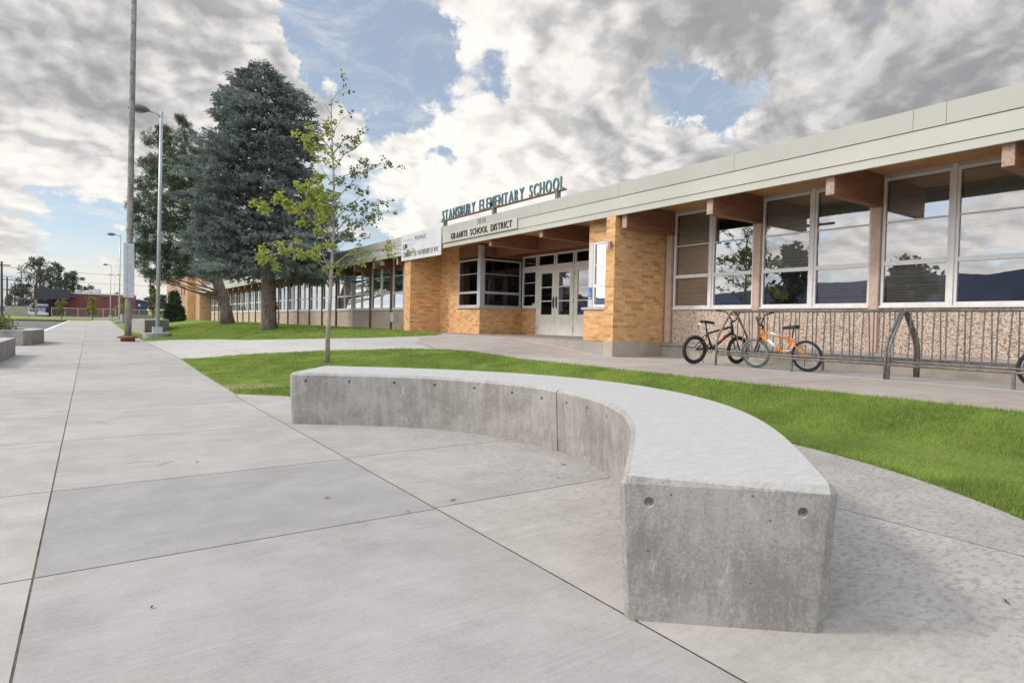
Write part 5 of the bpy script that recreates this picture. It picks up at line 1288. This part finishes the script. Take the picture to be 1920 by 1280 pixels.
for i, (x_, y_, h_, w_) in enumerate(((-34, 34, 9, 4), (-38, 52, 7, 5), (-30, 22, 6.5, 4), (-42, 12, 8, 4), (-36, 75, 8, 5), (-40, 100, 9, 5))):
    rg = np.random.default_rng(50 + i); e = empty('street_tree', (0, 0, 0), 'leafy tree across the street, mirrored in the school windows', 'tree', 'trees mirrored in the windows')
    e['label'] = ['tall leafy tree across the street mirrored in the right windows', 'lower round tree mirrored beside the mirrored power pole', 'small leafy tree mirrored low in the window panes', 'broad leafy tree behind the photographer across the street', 'leafy tree mirrored in the long wing windows', 'farthest tall leafy tree mirrored in the long wing windows'][i]
    C_ = []
    for c in range(22):
        a = rg.uniform(0, 6.28); f = rg.uniform(.3, .95); r_ = w_ * .75 * rg.random() * math.sin(f * 2.9 + .2); C_.append(np.array([x_ + r_ * math.cos(a), y_ + r_ * math.sin(a), h_ * f]) + unit(rg.normal(size=(90, 3))) * (rg.random(90) ** .4)[:, None] * 1.2)
    C = np.concatenate(C_); V_, F_ = fingers(C, rg.normal(size=(len(C), 3)), .5, .16, False); soup('crown', V_, F_, BACKT, e, rg.random(len(F_)))
    MB().tube([(x_, y_, -.6), (x_, y_, h_ * .8)], [.3, .06], 8).build('trunk', BARK, e)
rg = np.random.default_rng(77); C_ = []
for c in range(150):
    yy_ = rg.uniform(-30, 190); hh_ = rg.uniform(1.5, 6.5) * (.6 + .4 * math.sin(yy_ * .13)); C_.append(np.array([-78 + rg.normal(0, 3), yy_, hh_ * .5]) + unit(rg.normal(size=(60, 3))) * (rg.random(60) ** .4)[:, None] * np.array([2.2, 2.6, hh_ * .5]))
C = np.concatenate(C_); V_, F_ = fingers(C, rg.normal(size=(len(C), 3)), .9, .28, False)
tag(soup('treeline', V_, F_, BACKT, None, rg.random(len(F_))), 'far ragged line of trees mirrored low in the windows', 'trees', kind='stuff')
e = empty('power_pole', (0, 0, 0), 'wooden power pole across the street, mirrored in the school windows', 'power pole')
MB().tube([(-26, 27, -.6), (-26, 27, 10.5)], [.2, .13], 8).build('shaft', MATS['pole_brown'], e); MB().box(-26.1, -25.9, 25.6, 28.4, 9.4, 9.6).build('cross_arm', MATS['pole_brown'], e)

# ------------------------------------------------------------------ grass blades
def inpoly(px, py, poly):
    c = np.zeros(len(px), bool); n_ = len(poly)
    for i in range(n_):
        x1, y1 = poly[i]; x2, y2 = poly[(i + 1) % n_]
        if y1 == y2: continue
        cond = ((y1 > py) != (y2 > py)) & (px < (x2 - x1) * (py - y1) / (y2 - y1) + x1); c ^= cond
    return c
vss = lambda a, b_, t: np.clip((t - a) / (b_ - a), 0, 1)
def vhz(x, y):
    T = .38 + .31 * vss(9.8, 13.5, y); x0 = 5.62 - 3.42 * vss(5, 13, y); x1 = 6.9 + 2.5 * vss(10, 14, y) - 2.2 * vss(19, 25, y); return T * np.clip((x - x0) / (x1 - x0), 0, 1)
def blades(poly, x0, x1, y0, y1, dens_, hgt, wid):
    n_ = int((x1 - x0) * (y1 - y0) * dens_); px = rng.uniform(x0, x1, n_); py = rng.uniform(y0, y1, n_)
    # only inside the camera's field (plus a margin)
    fw_ = px * fwd0.x + py * fwd0.y; sd_ = px * right.x + py * right.y
    ok = inpoly(px + rng.normal(0, .018, n_), py + rng.normal(0, .018, n_), poly) & (fw_ > .3) & (np.abs(sd_) < fw_ * .95 + .8)
    dirt = (np.hypot((px - 2.05) / .55, (py - 10.2) / .5) < 1) & (rng.random(n_) < .8)
    dirt |= (np.hypot(px - sp.x, py - sp.y) < .9) & (rng.random(n_) < .8)
    ok &= ~dirt; px, py = px[ok], py[ok]; n_ = len(px)
    z = vhz(px, py) + .010; b_ = np.c_[px, py, z]; a = rng.uniform(0, 6.28, n_); s_ = np.c_[np.cos(a), np.sin(a), np.zeros(n_)]
    patchy = .75 + .5 * np.sin(px * 2.1 + 1.3 * np.sin(py * 1.7)) * np.sin(py * 2.6 + px)
    h_ = hgt * rng.uniform(.55, 1.25, n_) * (.85 + .15 * patchy); tip = b_ + np.c_[rng.normal(0, .4, n_) * h_, rng.normal(0, .4, n_) * h_, h_]
    w_ = wid * rng.uniform(.7, 1.2, n_)[:, None]
    V_ = np.stack([b_ - s_ * w_, b_ + s_ * w_, tip], 1).reshape(-1, 3)
    return V_, np.clip(rng.random(n_) * .75 + .2 * patchy, 0, 1)
Vs, Ts = [], []
for a in (blades(lawnA, 3.8, 7, 1.0, 4.2, 9000, .042, .0028), blades(lawnA, 3.8, 7, 4.2, 8, 5200, .042, .0038), blades(lawnA, 1.5, 7, 8, 12, 2800, .042, .0055), blades(lawnA, 1.5, 7, 12, 18, 1500, .042, .008),
          blades(far + [(9.42, 17.6), (9.42, 20.6), (10.2, 20.6), (10.2, 50), (1.9, 50)], 1.9, 10.3, 17, 30, 520, .05, .012), blades(far + [(9.42, 17.6), (9.42, 20.6), (10.2, 20.6), (10.2, 50), (1.9, 50)], 1.9, 10.3, 30, 50, 260, .055, .02)):
    Vs.append(a[0]); Ts.append(a[1])
V_ = np.concatenate(Vs); tag(soup('grass', V_, np.arange(len(V_)).reshape(-1, 3), GRASS, None, np.concatenate(Ts)), 'short mown grass blades on the lawns', 'grass', kind='stuff')

# small litter: twigs and leaf bits on the concrete
for i, (px_, py_, sz, an) in enumerate(((370, 867, .018, .3), (614, 935, .02, .2), (765, 960, .012, 1.2), (850, 939, .03, .4), (1057, 872, .03, 2.1), (1047, 897, .012, .5), (1888, 1129, .030, .6), (310, 870, .09, .8), (260, 868, .1, .05), (285, 1140, .010, 1))):
    g = px_z(px_, py_, 0); kind_ = i in (7, 8)
    mb_ = MB().tube([(g.x - sz * math.cos(an), g.y - sz * math.sin(an), .006), (g.x, g.y + sz * .2, .012), (g.x + sz * math.cos(an), g.y + sz * math.sin(an), .006)], [.001, .002 if kind_ else .005, .001], 5)
    mb_.v = [(a, b_, .003 + (c - .003) * .6) for a, b_, c in mb_.v]
    tag(mb_.build('twig' if kind_ else 'dead_leaf', mat('litter_brown', (.10, .07, .05), .9)), ['tiny dark leaf scrap on the wide slab nearest the long joint', 'small brown leaf scrap at the middle of the darker slab', 'tiny curled leaf beside the slab joint left of the bench end', 'curled leaf scrap inside the bench curve, nearest the slab joint',
        'curled leaf scrap in the middle of the bench curve', 'small pale leaf inside the curve close to the bench foot', 'dark flat leaf on the plaza right of the bench end', 'bent dry twig on the pale slab left of the bench', 'straight dry twig on the pale slab left of the bench', 'tiny red-brown scrap on the front slab'][i],
        'twig' if kind_ else 'leaf', 'litter on the concrete')
